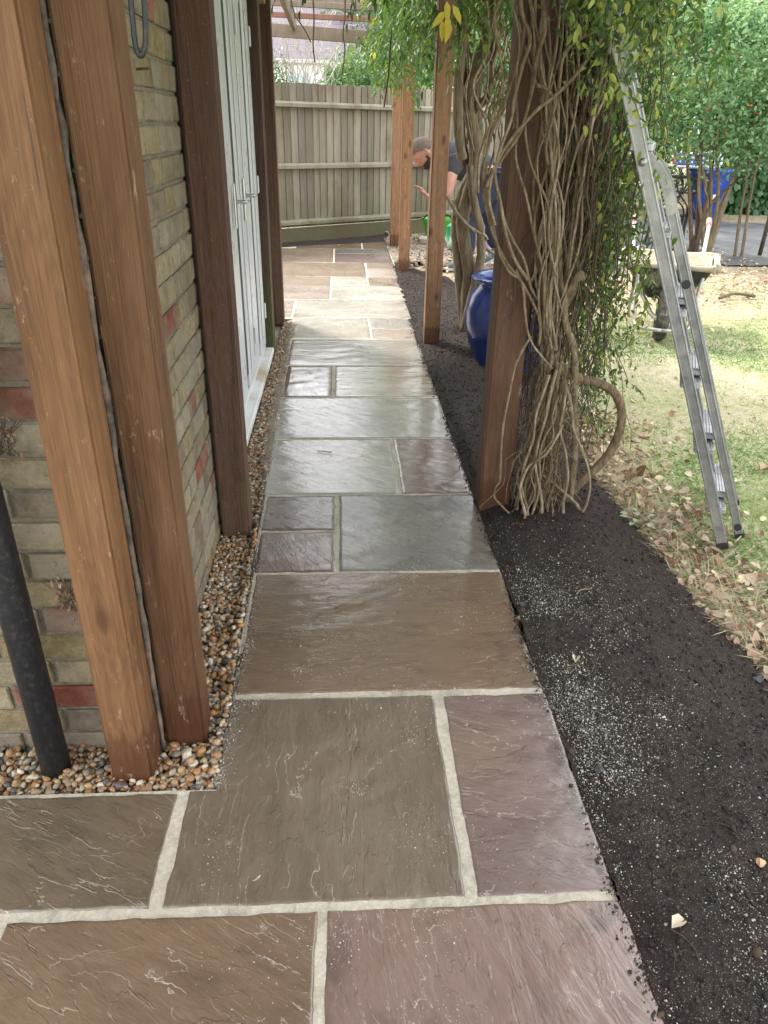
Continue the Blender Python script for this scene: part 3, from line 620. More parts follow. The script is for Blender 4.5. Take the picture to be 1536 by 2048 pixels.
# patio door, white frame with leaves seen along their length
door = empty('patio_door'); door.parent = house; door.location = Vector((-0.17, 1.62, 0.0)) - HO
DX, DY = -0.17, 1.62
def dbox(n_, x0, x1, y0, y1, z0, z1, m, bev=0.003): return box(n_, x0 - DX, x1 - DX, y0 - DY, y1 - DY, z0, z1, m, door, bev)
dbox('frame', -0.24, -0.150, 1.66, 1.725, 0.03, 2.05, UPVC); dbox('frame', -0.24, -0.150, 3.935, 4.000, 0.03, 2.05, UPVC); dbox('frame', -0.24, -0.150, 1.7255, 3.9345, 1.985, 2.05, UPVC)
dbox('threshold', -0.26, -0.150, 1.7255, 3.9345, 0.03, 0.075, UPVC)
sill = dbox('sill', -0.262, -0.098, 1.64, 4.03, -0.012, 0.0295, flat_mat('dusty_white_sill', (0.7, 0.71, 0.70), 0.5, 0.1, 5, dirt=(0.42, 0.33, 0.22)), 0.006)
GLASS = MT('door_glass', 0.06, 0.8); GLASS.col((0.16, 0.18, 0.17))
for y0, y1, dx in ((2.715, 2.93, 0.0), (3.02, 3.28, 0.006), (3.37, 3.59, 0.0), (3.66, 3.925, 0.008)):
    dbox('leaf_stile', -0.205, -0.146 + dx, y0, y1, 0.08, 1.98, UPVC, 0.008)
    if dx > 0: dbox('bead', -0.1455 + dx, -0.139 + dx, y0 + 0.06, y1 - 0.12, 0.16, 1.90, UPVC, 0.003)
for y0, y1 in ((2.9305, 3.0195), (3.2805, 3.3695), (3.5905, 3.6595)): dbox('gasket', -0.19, -0.149, y0, y1, 0.16, 1.92, GASKET, 0)
dbox('leaf_stile', -0.205, -0.146, 1.735, 1.83, 0.08, 1.98, UPVC, 0.006)
dbox('leaf_rail', -0.205, -0.148, 1.8305, 2.7145, 0.08, 0.24, UPVC, 0.004); dbox('leaf_rail', -0.205, -0.148, 1.8305, 2.7145, 1.88, 1.98, UPVC, 0.004)
dbox('glass', -0.19, -0.172, 1.8305, 2.7145, 0.241, 1.879, GLASS.m, 0)
for y in (3.30, 3.92):
    for z in (0.25, 1.0, 1.75): dbox('hinge', -0.137, -0.126, y - 0.02, y + 0.01, z, z + 0.10, UPVC, 0.006)
hd = dbox('handle', -0.1355, -0.126, 2.80, 2.83, 0.93, 1.13, METAL, 0.005)
for pts, r in (([(-0.128, 2.815, 1.05), (-0.085, 2.815, 1.05), (-0.082, 2.835, 1.05), (-0.082, 2.93, 1.045)], 0.009),):
    V, F = tube_data(catmull(pts, 4), r, 8); V = [(v[0] - DX, v[1] - DY, v[2]) for v in V]; lever = add('lever', mesh_from('lever', V, F, METAL, True), hd)
hd2 = dbox('handle', -0.1325, -0.120, 3.137, 3.165, 0.93, 1.13, METAL, 0.005)
tube_pts = [(-0.13, 3.15, 1.05), (-0.08, 3.15, 1.05), (-0.078, 3.17, 1.05), (-0.078, 3.26, 1.045)]
V, F = tube_data(catmull(tube_pts, 4), 0.009, 8); V = [(v[0] - DX, v[1] - DY, v[2]) for v in V]; add('lever', mesh_from('lever', V, F, METAL, True), hd2)
# black strip in the dirty gap between brickwork and frame, with foam flecks
hpart(box('gap_strip', -0.20, -0.118, 1.572, 1.64, -0.04, 2.05, flat_mat('gap_black', (0.012, 0.011, 0.011), 0.9, 0.4, 60, bump=.6), house, 0))
hpart(box('gap_strip', -0.20, -0.150, 4.001, 4.036, -0.04, 2.05, bpy.data.materials['gap_black'], house, 0))
lst = []
for i in range(46):
    z = rng.uniform(-0.02, 1.15); dz = rng.uniform(0.005, 0.03); lst.append(([(-0.119, 1.6395 + rng.normal() * .002, z), (-0.117, 1.642, z + dz / 2), (-0.119, 1.641, z + dz)], rng.uniform(0.002, 0.005)))
fb = tubes('foam_beads', lst, UPVC, house, 5); fb['kind'] = 'stuff'; fb.location = -HO

# downpipe in front of the brickwork
dp = empty('downpipe', (-0.345, 0.40, -0.03), 'black plastic rain pipe standing in the gravel against the brick wall', 'pipe')
tube('pipe', [(0, 0, 0), (0, 0, 0.8), (0.0, 0, 1.6), (0, 0, 2.55)], 0.034, BLACKPL, dp, 28, sub=1)
tube('collar', [(0, 0, 1.80), (0, 0, 1.86)], 0.040, BLACKPL, dp, 28, sub=1)

# ------------------------------------------------------------------ the fence
fence = empty('feather_edge_fence', (-0.43, 9.30, 0), 'weathered grey green board fence with three rails across the end of the path', 'fence')
fd = Vector((1.5, 1.0, 0)).normalized(); fa = math.atan2(fd.y, fd.x); fence.rotation_euler = (0, 0, fa)
# local x runs along the fence, local -y faces the camera
i = 0; x = -1.6
FC = (0.33, 0.305, 0.24)
while x < 6.4:
    w = 0.108 + rng.uniform(-0.008, 0.008); z0 = 0.16; z1 = 1.81 + rng.normal() * 0.006
    bm = bmesh.new(); t0, t1 = 0.006, 0.020
    vs_ = [bm.verts.new(v) for v in ((0, 0, 0), (w + 0.01, 0, 0), (w + 0.01, t0, 0), (0, t1, 0), (0, 0, z1 - z0), (w + 0.01, 0, z1 - z0), (w + 0.01, t0, z1 - z0), (0, t1, z1 - z0))]
    for f in ((0, 1, 5, 4), (1, 2, 6, 5), (2, 3, 7, 6), (3, 0, 4, 7), (3, 2, 1, 0), (4, 5, 6, 7)): bm.faces.new([vs_[q] for q in f])
    k = rng.uniform(0.66, 1.2)
    o = bm_obj('board', bm, BOARD, fence, (x, 0.0 + rng.uniform(0, 0.003), z0), color=(FC[0] * k, FC[1] * k * rng.uniform(.97, 1.02), FC[2] * k * rng.uniform(.92, 1.05))); o.rotation_euler = (0, rng.normal() * 0.004, 0.14 + rng.normal() * 0.015)
    x += w; i += 1
for z in (0.19, 0.86, 1.55):
    for a, b in ((-1.6, 1.83), (1.845, 4.2), (4.215, 6.4)):
        bm = bmesh.new(); vs_ = bm_box(bm, a, b, -0.055, -0.004, z, z + 0.065, 0.004)
        for v in bm.verts:
            if v.co.y < -0.03: v.co.z -= 0.0 if v.co.z < z + 0.03 else 0.022
        bm_obj('rail', bm, BOARD, fence, color=(0.34, 0.325, 0.25))
for a, b in ((-1.6, 1.83), (1.845, 4.2), (4.215, 6.4)): box('gravel_board', a, b, -0.03, -0.005, -0.07, 0.155, BOARD, fence, 0.004, (0.16, 0.145, 0.10))
for a in (-0.06, 4.2): box('fence_post', a, a + 0.1, 0.02, 0.12, -0.1, 1.86, BOARD, fence, 0.004, (0.3, 0.28, 0.22))

# ------------------------------------------------------------------ the pergola
perg = empty('timber_pergola', (0.45, 4.0, 0), 'timber pergola over the paved path with posts down both sides', 'pergola')
PO = Vector(perg.location)
NW = (0.210, 0.106, 0.047); NW2 = (0.140, 0.070, 0.032); FW = (0.36, 0.205, 0.11); OW = (0.13, 0.08, 0.06)
def post(x0, y0, w, z0, z1, mat, col, d=None, label=None, bev=0.006, lean=(0, 0)):
    d = d or w; bm = bmesh.new(); bm_box(bm, 0, w, 0, d, 0, z1 - z0, bev, 2)
    o = bm_obj('post', bm, mat, perg, Vector((x0, y0, z0)) - PO, color=col); o.rotation_euler = (lean[0], lean[1], rng.normal() * 0.01)
    if label: o['label'] = label
    if mat is OLDWOOD: o.color[3] = 1.0 if 'green' in (label or '') else 0.12
    return o
post(-0.197, 0.352, 0.097, -0.03, 2.3, WOOD, NW, label='orange brown new post with a wet foot beside the black pipe', lean=(0, 0.004))
post(-0.089, 0.462, 0.097, -0.03, 2.3, WOOD, NW2, label='orange brown new post in front of the side wall')
post(-0.100, 1.530, 0.104, -0.03, 2.3, OLDWOOD, (0.145, 0.078, 0.058), label='dark red brown stained post beside the white door')
post(-0.245, 4.075, 0.140, -0.03, 2.3, OLDWOOD, OW, label='dark old post with green algae at its foot', lean=(0, 0.004))
post(-0.190, 4.860, 0.104, -0.02, 2.3, OLDWOOD, (0.19, 0.105, 0.078), label='red brown stained post at the end of the house')
post(0.915, 1.690, 0.125, -0.02, 2.3, WOOD, (0.135, 0.070, 0.042), d=0.11, label='stout brown post wrapped in climbing stems', lean=(0, -0.004))
post(0.948, 4.215, 0.106, -0.02, 2.3, WOOD, FW)
post(0.975, 7.150, 0.112, -0.02, 2.3, WOOD, FW)
post(1.000, 9.050, 0.112, -0.02, 2.3, WOOD, (0.36, 0.21, 0.12))
def pbeam(name, a, b, w, h, col, mat=OLDWOOD): return beam(name, Vector(a) - PO, Vector(b) - PO, w, h, mat, perg, color=col)
GB = (0.30, 0.255, 0.20)
pbeam('beam', (1.085, -1.4, 2.37), (1.085, 9.4, 2.33), 0.045, 0.14, GB, BOARD); pbeam('beam', (-0.045, -1.4, 2.376), (-0.15, 9.3, 2.376), 0.045, 0.14, GB, BOARD)
for y, za, zb in ((9.0, 2.40, 2.33), (8.1, 2.50, 2.45), (7.2, 2.50, 2.46), (6.3, 2.50, 2.48), (5.4, 2.50, 2.48), (4.5, 2.5, 2.5), (3.6, 2.5, 2.5), (2.7, 2.5, 2.5), (1.8, 2.5, 2.5), (0.9, 2.5, 2.5), (0.0, 2.5, 2.5)):
    pbeam('rafter', (-0.55, y, za - (0.09 if y > 8.9 else 0)), (1.35, y + (0.15 if y > 8.9 else 0), zb - (0.09 if y > 8.9 else 0)), 0.045, 0.13 if y > 8.9 else 0.11, GB, BOARD)
for y in (8.65, 7.75, 6.85):
    pbeam('batten', (-0.55, y, 2.415), (1.3, y + .04, 2.385), 0.04, 0.05, (0.32, 0.17, 0.13) if y > 8 else GB, BOARD)
pbeam('brace', (1.02, 7.2, 2.05), (1.04, 6.3, 2.32), 0.05, 0.07, (0.5, 0.42, 0.32), BOARD)

tube('old_conduit', [Vector(p) - PO for p in [(-0.094, 0.449, z) for z in np.arange(-0.03, 2.3, 0.045)]], 0.0062, flat_mat('crusty_conduit', (0.085, 0.07, 0.058), .9, .6, 40, bump=.8, dirt=(0.22, 0.15, 0.11)), perg, 8, 0.35, rng, 1)
# black cable loop hanging on the second post
cl = tube('cable_loop', [(0.047,0.455,1.584),(0.042,0.455,1.546),(0.041,0.455,1.514),(0.041,0.455,1.484),(0.047,0.455,1.473),(0.055,0.455,1.484),(0.060,0.455,1.514),(0.062,0.455,1.547),(0.066,0.455,1.585)], 0.0045, BLACKPL, None, 8)
tag(cl, 'loop of black cable hanging beside the second brown post', 'cable')
nl = tube('nail', [(-0.001,0.620,1.463),(0.011,0.620,1.464),(0.023,0.620,1.465)], 0.0022, TWIG, None, 6, sub=1); tag(nl, 'rusty nail sticking out of the side wall below the cable loop', 'nail')

# ------------------------------------------------------------------ climbers
def wavy(p0, p1, n, amp, r, seed=None):
    g = np.random.default_rng(seed); a = np.array(p0, float); b = np.array(p1, float); ts = np.linspace(0, 1, n)
    ph = g.uniform(0, 6.28, 4); fr = g.uniform(0.8, 2.6, 4); out = []
    for t in ts:
        w = math.sin(PI * t) ** 0.5
        out.append(a + (b - a) * t + w * amp * np.array([math.sin(ph[0] + fr[0] * 6.28 * t) + 0.4 * math.sin(ph[1] + fr[1] * 12 * t), 0.5 * math.sin(ph[2] + fr[2] * 6.28 * t), 0]))
    return out
cl1 = empty('flowering_climber', (1.18, 1.66, 0.0), 'tangle of pale woody stems and leaves climbing the stout post beside the ladder', 'climber')
CO = Vector(cl1.location)
def stem(pts, r, parent=cl1, org=CO, mat=VINE, k=8, lump=0.06, sub=5, name='stem', color=None):
    return tube(name, [np.array(p) - np.array(org) for p in pts], r, mat, parent, k, lump, rng, sub)
# thick looping trunk (an arc swinging out over the bed)
stem([(1.259,1.720,0.003),(1.294,1.720,0.060),(1.350,1.720,0.128),(1.419,1.720,0.216),(1.452,1.720,0.313),(1.451,1.720,0.407),(1.406,1.720,0.488),(1.335,1.720,0.526),(1.245,1.720,0.549),(1.173,1.720,0.586),(1.129,1.720,0.643),(1.123,1.720,0.705),(1.139,1.720,0.773),(1.171,1.720,0.839),(1.189,1.720,0.892),(1.182,1.750,0.921),(1.162,1.800,0.987),(1.159,1.850,1.057),(1.170,1.900,1.153),(1.163,1.950,1.265),(1.176,2.000,1.409),(1.160,2.000,1.592),(1.153,2.000,1.763),(1.147,2.000,1.924)], (0.019, 0.017, 0.0175, 0.018, 0.020, 0.022, 0.02, 0.017, 0.015, 0.014), k=12, lump=0.05)
stem([(1.291,1.700,0.036),(1.286,1.700,0.193),(1.269,1.700,0.342),(1.247,1.700,0.465),(1.234,1.700,0.583),(1.215,1.700,0.677),(1.177,1.700,0.751),(1.158,1.700,0.840),(1.134,1.700,0.909),(1.117,1.700,1.009),(1.095,1.700,1.138)], (0.014, 0.013, 0.013, 0.012, 0.01), k=10)
stem([(1.179,1.660,0.913),(1.190,1.660,0.937),(1.200,1.660,0.917)], (0.014, 0.014, 0.013), k=10)
stem([(1.219,1.800,0.891),(1.202,1.800,0.961),(1.202,1.800,1.013),(1.210,1.800,1.080),(1.181,1.800,1.162),(1.148,1.800,1.272)], (0.012, 0.011, 0.008), k=9)
for P_, r_ in (
    ([(0.955,1.620,0.955),(0.985,1.620,0.897),(1.000,1.620,0.821),(1.017,1.620,0.751),(1.043,1.620,0.698),(1.083,1.620,0.653),(1.123,1.620,0.611)], 0.0045),
    ([(1.032,1.620,0.730),(1.007,1.620,0.680),(0.986,1.620,0.616),(0.975,1.620,0.512),(0.965,1.620,0.395),(0.967,1.620,0.273),(0.973,1.620,0.167),(0.959,1.620,0.134),(0.959,1.620,0.090),(0.994,1.620,0.050),(1.032,1.620,0.011)], 0.0042),
    ([(1.172,1.600,0.557),(1.205,1.600,0.481),(1.230,1.600,0.382),(1.267,1.600,0.311),(1.307,1.600,0.227),(1.328,1.600,0.141),(1.324,1.600,0.064),(1.311,1.600,0.028)], 0.0052),
    ([(1.318,1.620,0.017),(1.285,1.620,0.065),(1.234,1.620,0.110),(1.183,1.620,0.154),(1.139,1.620,0.187)], 0.006),
    ([(1.330,1.640,0.002),(1.307,1.640,-0.049),(1.277,1.640,-0.107),(1.259,1.640,-0.155)], 0.0035),
    ([(0.876,1.620,1.745),(0.883,1.620,1.710),(0.911,1.620,1.637),(0.884,1.620,1.496),(0.837,1.620,1.374),(0.819,1.620,1.275),(0.822,1.620,1.202),(0.860,1.620,1.081),(0.914,1.620,0.987),(0.972,1.620,0.922),(1.030,1.620,0.838),(1.060,1.620,0.769),(1.064,1.620,0.698)], 0.0055),
    ([(0.947,1.600,1.744),(0.950,1.600,1.709),(0.966,1.600,1.637),(0.948,1.600,1.561),(0.947,1.600,1.497),(0.923,1.600,1.376),(0.879,1.600,1.305),(0.844,1.600,1.255),(0.827,1.600,1.211)], 0.006),
    ([(1.207,1.660,1.747),(1.205,1.660,1.716),(1.132,1.660,1.652),(1.056,1.660,1.596),(1.041,1.660,1.528),(1.051,1.660,1.405),(1.056,1.660,1.321),(1.054,1.660,1.202),(1.041,1.660,1.094),(1.033,1.660,0.998)], 0.0065),
    ([(1.170,1.600,1.690),(1.134,1.600,1.616),(1.072,1.600,1.525),(1.020,1.600,1.472),(0.964,1.600,1.428),(0.905,1.600,1.362),(0.867,1.600,1.305),(0.843,1.600,1.248),(0.840,1.600,1.174),(0.866,1.600,1.099)], 0.0055),
    ([(0.828,1.620,1.732),(0.830,1.620,1.708),(0.820,1.620,1.660),(0.843,1.620,1.573),(0.857,1.620,1.496),(0.840,1.620,1.429),(0.823,1.620,1.360),(0.820,1.620,1.304),(0.831,1.620,1.246)], 0.005),
    ([(0.882,1.600,1.731),(0.896,1.600,1.672),(0.925,1.600,1.611),(0.910,1.600,1.548),(0.894,1.600,1.469),(0.889,1.600,1.402),(0.862,1.600,1.319),(0.853,1.600,1.248),(0.876,1.600,1.175),(0.906,1.600,1.069),(0.944,1.600,0.990),(0.993,1.600,0.926)], 0.0055),
    ([(0.956,1.600,1.497),(0.988,1.600,1.487),(1.016,1.600,1.458),(1.017,1.600,1.405),(1.009,1.600,1.363),(1.008,1.600,1.321),(1.020,1.600,1.279)], 0.005),
    ([(1.042,1.660,1.277),(1.062,1.660,1.247),(1.063,1.660,1.187),(1.051,1.660,1.126),(1.041,1.660,1.063),(1.056,1.660,0.998),(1.039,1.660,0.949),(1.018,1.660,0.907)], 0.006),
    ([(0.821,1.620,1.246),(0.840,1.620,1.158),(0.873,1.620,1.066),(0.896,1.620,1.003),(0.935,1.620,0.946),(0.971,1.620,0.930)], 0.0055),
    ([(0.862,1.640,1.231),(0.896,1.640,1.126),(0.938,1.640,1.048),(0.984,1.640,0.984),(1.014,1.640,0.902),(1.046,1.640,0.851)], 0.0055),
    ([(1.105,1.580,-0.031),(1.077,1.580,0.077),(1.048,1.580,0.164),(1.056,1.580,0.269),(1.073,1.580,0.350),(1.073,1.580,0.449),(1.088,1.580,0.526),(1.103,1.580,0.601)], 0.006),
    ([(1.148,1.580,-0.018),(1.140,1.580,0.076),(1.118,1.580,0.163),(1.093,1.580,0.248),(1.096,1.580,0.350),(1.109,1.580,0.430),(1.116,1.580,0.526),(1.126,1.580,0.619)], 0.0065),
    ([(1.065,1.560,-0.035),(1.072,1.560,0.043),(1.042,1.560,0.141),(1.047,1.560,0.205),(1.068,1.560,0.257),(1.120,1.560,0.298),(1.150,1.560,0.358),(1.171,1.560,0.418)], 0.0055),
    ([(1.247,1.580,-0.038),(1.224,1.580,0.075),(1.227,1.580,0.184),(1.200,1.580,0.309),(1.170,1.580,0.390),(1.172,1.580,0.488),(1.169,1.580,0.564)], 0.006),
    ): stem(P_, (r_ * 1.15, r_, r_ * 0.85, r_ * 1.05), lump=0.1)
for i in range(26):       # bundle at the foot
    u = rng.random(); x0 = 1.05 + 0.185 * u + rng.normal() * 0.008; y0 = 1.56 + rng.random() * 0.16
    x1 = 1.12 + 0.07 * u + rng.normal() * 0.012; stem(wavy((x0, y0, -0.02), (x1, y0 + rng.uniform(-.03, .05), rng.uniform(0.5, 0.66)), 8, 0.018, 0, 100 + i), (rng.uniform(0.003, 0.0065), rng.uniform(0.002, 0.0045)), lump=0.14)
for i in range(22):       # rising strands that spread out above
    x0 = 1.10 + 0.09 * rng.random(); y0 = 1.66 + rng.random() * 0.15; z0 = rng.uniform(0.42, 0.7); x1 = rng.uniform(0.98, 1.30); 
    stem(wavy((x0, y0, z0), (x1, y0 + rng.uniform(-0.08, 0.10), rng.uniform(1.6, 2.3)), 10, 0.03, 0, 200 + i), rng.uniform(0.0024, 0.0052))
for i in range(15):       # strands clinging to the face and left edge of the post
    x0 = rng.uniform(1.06, 1.14); z0 = rng.uniform(0.65, 0.95); x1 = rng.uniform(0.84, 1.04)
    stem(wavy((x0, rng.uniform(1.60, 1.67), z0), (x1, rng.uniform(1.58, 1.68), rng.uniform(1.7, 2.3)), 10, 0.028, 0, 300 + i), (rng.uniform(0.003, 0.0055), rng.uniform(0.002, 0.004)))
lst = []
for i in range(160):
    x0 = rng.uniform(1.04, 1.22); y0 = rng.uniform(1.70, 1.95); z1 = rng.uniform(1.2, 2.4)
    lst.append(([np.array(p) - np.array(CO) for p in wavy((x0, y0, z1), (x0 + rng.normal() * 0.06, y0 + rng.normal() * 0.05, z1 - rng.uniform(0.4, 1.0)), 8, 0.02, 0, 3900 + i)], rng.uniform(0.0015, 0.0035)))
tag(tubes('shade_stems', lst, TWIG, cl1, 4), kind='stuff')  # extra stems coloured dark to give the vine top its deep shade
# wiry thin stems as one mass
lst = []
for i in range(260):
    x0 = rng.uniform(1.10, 1.34); y0 = rng.uniform(1.66, 2.15); z1 = rng.uniform(1.0, 2.3); L = rng.uniform(0.4, 1.3)
    lst.append(([np.array(p) - np.array(CO) for p in wavy((x0 + rng.normal() * .05, y0, z1), (x0 + rng.normal() * 0.09, y0 + rng.normal() * 0.06, max(z1 - L, 0.02)), 9, 0.03, 0, 900 + i)], rng.uniform(0.0009, 0.0022)))
for i in range(70):
    x0 = rng.uniform(1.22, 1.42); y0 = rng.uniform(1.75, 2.2); z1 = rng.uniform(0.5, 1.0)
    lst.append(([np.array(p) - np.array(CO) for p in wavy((x0, y0, z1), (x0 + rng.normal() * 0.12, y0 + rng.normal() * 0.08, max(z1 - rng.uniform(.3, .7), 0.03)), 8, 0.025, 0, 1900 + i)], rng.uniform(0.0008, 0.0017)))
tag(tubes('thin_stems', lst, TWIG, cl1, 4), kind='stuff')
lst = []
for i in range(90):
    x0 = rng.uniform(1.09, 1.22); y0 = rng.uniform(1.6, 1.8); z1 = rng.uniform(0.25, 0.7)
    lst.append(([np.array(p) - np.array(CO) for p in wavy((x0, y0, z1), (x0 + rng.normal() * 0.07, y0 + rng.normal() * 0.03, max(z1 - rng.uniform(.2, .6), 0.0)), 8, 0.03, 0, 2900 + i)], rng.uniform(0.001, 0.0024)))
tag(tubes('fine_stems', lst, VINE, cl1, 4), kind='stuff')
# lanceolate leaves through the hanging mass
def mass(n, fx, rngs):
    out = []
    while len(out) < n:
        p = fx()
        if p is not None: out.append(p)
    return np.array(out)
def jas():
    z = rng.uniform(0.25, 2.3); w = np.interp(z, [0.25, 0.6, 0.9, 1.3, 1.8, 2.3], [0.10, 0.12, 0.15, 0.20, 0.28, 0.35]); cx = np.interp(z, [0.25, 0.9, 1.3, 1.8, 2.3], [1.40, 1.33, 1.27, 1.22, 1.2])
    x = cx + rng.normal() * w * 0.55; y = 1.95 + rng.normal() * 0.13
    dn = np.interp(z, [0.2, 0.7, 1.0, 2.0], [0.10, 0.18, 0.8, 1.0]); 
    if rng.random() > dn or x < 1.07 or y < 1.70: return None
    return (x, y, z)
P = mass(13500, jas, rng); d = rdir(rng, len(P)); d[:, 2] -= 0.7
leaves('leaf_mass', P - np.array(CO), d, rdir(rng, len(P)), rng.uniform(0.012, 0.038, len(P)), JASMINE, 0.36, rng.random(len(P)) ** 1.3, cl1, rng)['kind'] = 'stuff'
P = np.stack([rng.normal(1.10, 0.11, 3000), rng.normal(1.36, 0.13, 3000), 1.86 - np.abs(rng.normal(0, 0.19, 3000))], 1); P = P[(P[:, 0] > 0.93 + 0.5 * np.maximum(0, 1.72 - P[:, 2])) & (P[:, 1] > 1.05)]; d = rdir(rng, len(P)); d[:, 2] -= 0.7
leaves('leaf_mass', P - np.array(CO), d, rdir(rng, len(P)), rng.uniform(0.012, 0.036, len(P)), JASMINE, 0.36, rng.random(len(P)), cl1, rng)['kind'] = 'stuff'
# larger leaves picked out one by one
lm = []
for k in range(8):
    V, F = leaf_arrays(np.zeros((1, 3)), np.array([[1.0, 0, -0.2 - 0.05 * k]]), np.array([[0, 0, 1.0]]), np.array([1.0]), 0.42)
    me = mesh_from('leaf', V, F, JASMINE); at = me.attributes.new('tint', 'FLOAT', 'POINT'); at.data.foreach_set('value', np.full(6, [0.3, 0.55, 0.75, 0.85, 0.9, 0.5, 0.95, 0.97][k], np.float32)); lm.append(me)
for i in range(150):
    z = 1.74 - abs(rng.normal()) * 0.22; yy_ = rng.uniform(1.12, 1.34); x = np.interp(z, [1.15, 1.7], [1.26, 1.02]) + rng.normal() * 0.06; o = add('leaf', lm[rng.integers(0, 8)], cl1, Vector((x, yy_, z)) - CO); s = rng.uniform(0.018, 0.036); o.scale = (s, s, s); o.rotation_euler = (rng.uniform(-1, 1), rng.uniform(0.4, 1.6), rng.uniform(0, 6.28))
for i in range(5):
    z = 1.75; x0_ = rng.uniform(0.92, 1.1); stem(wavy((x0_, 1.3, 1.9), (x0_ + rng.uniform(.1, .3), rng.uniform(1.15, 1.3), rng.uniform(1.15, 1.5)), 7, 0.03, 0, 700 + i), 0.0011, k=4, name='tendril', mat=TWIG)
for i in range(140):
    z = rng.uniform(0.7, 1.75); x = np.interp(z, [0.7, 1.75], [1.40, 1.30]) + rng.uniform(-0.14, 0.10); o = add('leaf', lm[rng.integers(0, 8)], cl1, Vector((x, 1.70 + rng.random() * 0.1, z)) - CO)
    s = rng.uniform(0.022, 0.05); o.scale = (s, s, s); o.rotation_euler = (rng.uniform(-1, 1), rng.uniform(0.4, 1.6), rng.uniform(0, 6.28))

# second, thick twisted wisteria beyond the blue pot
w2 = empty('twisted_wisteria', (1.31, 4.6, 0), 'old wisteria with thick twisted trunks rising behind the round blue pot', 'climber'); WO = Vector(w2.location)
for P_, r_ in (
    ([(1.326,4.600,-0.035),(1.307,4.600,0.235),(1.299,4.600,0.451),(1.247,4.600,0.658),(1.229,4.600,0.825),(1.271,4.600,1.021),(1.289,4.600,1.239),(1.242,4.600,1.419),(1.213,4.600,1.535),(1.253,4.600,1.707),(1.305,4.600,1.873),(1.329,4.600,2.086),(1.326,4.600,2.289)], (0.065, 0.05, 0.048, 0.046, 0.044, 0.042, 0.038, 0.03)),
    ([(1.280,4.520,0.016),(1.311,4.520,0.216),(1.342,4.520,0.395),(1.364,4.520,0.568),(1.347,4.520,0.737),(1.297,4.520,0.883),(1.266,4.520,1.010),(1.242,4.520,1.150)], (0.036, 0.034, 0.032, 0.028, 0.024)),
    ([(1.312,4.660,-0.035),(1.272,4.660,0.222),(1.222,4.660,0.511),(1.192,4.660,0.752),(1.215,4.660,0.951),(1.288,4.660,1.112),(1.315,4.660,1.300),(1.269,4.660,1.538),(1.304,4.660,1.739),(1.353,4.660,1.934),(1.341,4.660,2.249)], (0.042, 0.038, 0.036, 0.038, 0.03)),
    ([(1.193,4.550,1.178),(1.159,4.550,1.329),(1.139,4.550,1.533),(1.139,4.550,1.729),(1.165,4.550,1.919),(1.187,4.550,2.178)], (0.034, 0.034, 0.03, 0.026)),
    ([(1.240,4.680,1.142),(1.185,4.680,1.388),(1.190,4.680,1.653),(1.155,4.680,1.877),(1.108,4.680,2.246)], (0.03, 0.028, 0.022)),
    ([(1.148,4.600,0.922),(1.189,4.600,0.825),(1.267,4.600,0.743),(1.340,4.600,0.727),(1.392,4.600,0.754)], (0.018, 0.015, 0.012)),
    ([(1.094,4.500,0.956),(1.174,4.500,0.842),(1.268,4.500,0.755),(1.371,4.500,0.706),(1.399,4.500,0.673)], (0.013, 0.012, 0.01)),
    ([(1.283,4.620,1.494),(1.344,4.620,1.567),(1.360,4.620,1.766),(1.394,4.620,1.931),(1.397,4.620,2.244)], (0.024, 0.02, 0.016)),
    ([(1.242,4.620,1.507),(1.313,4.620,1.544),(1.369,4.620,1.551),(1.419,4.620,1.522)], (0.012, 0.010, 0.007)),
    ([(1.347,4.550,0.666),(1.414,4.550,0.599),(1.509,4.550,0.548),(1.593,4.550,0.444)], (0.012, 0.01, 0.007)),
    ): stem(P_, r_, w2, WO, TRUNK, 12, 0.06, 6, 'trunk' if r_[0] > 0.03 else 'branch')
for i in range(26):
    x0 = rng.uniform(1.2, 1.5); stem(wavy((x0, 4.6 + rng.normal() * .1, rng.uniform(0.9, 1.5)), (x0 + rng.normal() * .15, 4.6 + rng.normal() * .15, 2.45), 8, 0.05, 0, 400 + i), rng.uniform(0.004, 0.011), w2, WO, VINE, 6)
# arching branches over the pergola
for i in range(14):
    y1 = rng.uniform(1.5, 8.5); x1 = rng.uniform(-0.3, 1.0); stem([(1.3, 4.6, 2.3), (1.15, 4.6 + (y1 - 4.6) * .4, 2.6), (x1, y1, 2.62 + rng.normal() * .04), (x1 - 0.2, y1 + 0.3, 2.66)], (0.02, 0.014, 0.008), w2, WO, TRUNK, 7)
def fronds(cs, L=0.20, nl=6, leafL=0.045, droop=0.9):
    pos, dr, up, rach = [], [], [], []
    for c in cs:
        a = rng.uniform(0, 6.28); h = np.array([math.cos(a), math.sin(a), 0.0]); dn = droop * rng.uniform(0.5, 1.5); LL = L * rng.uniform(0.7, 1.25); pts = []
        for t in np.linspace(0, 1, nl + 1): pts.append(np.array(c) + LL * (h * t * 0.7 + np.array([0, 0, -dn * t * t * 0.75 - 0.15 * t])))
        rach.append((pts, 0.0011)); side = np.array([-h[1], h[0], 0])
        for q in range(1, nl + 1):
            for sg in ((-1, 1) if q < nl else (0,)):
                t = pts[q] - pts[q - 1]; t /= np.linalg.norm(t); pos.append(pts[q]); dr.append(t * (0.6 if sg else 1) + side * sg * 0.9 + np.array([0, 0, -0.35]) + rng.normal(size=3) * .15); up.append(np.array([0, 0, 1.0]) + rng.normal(size=3) * .3)
    return np.array(pos), np.array(dr), np.array(up), rach
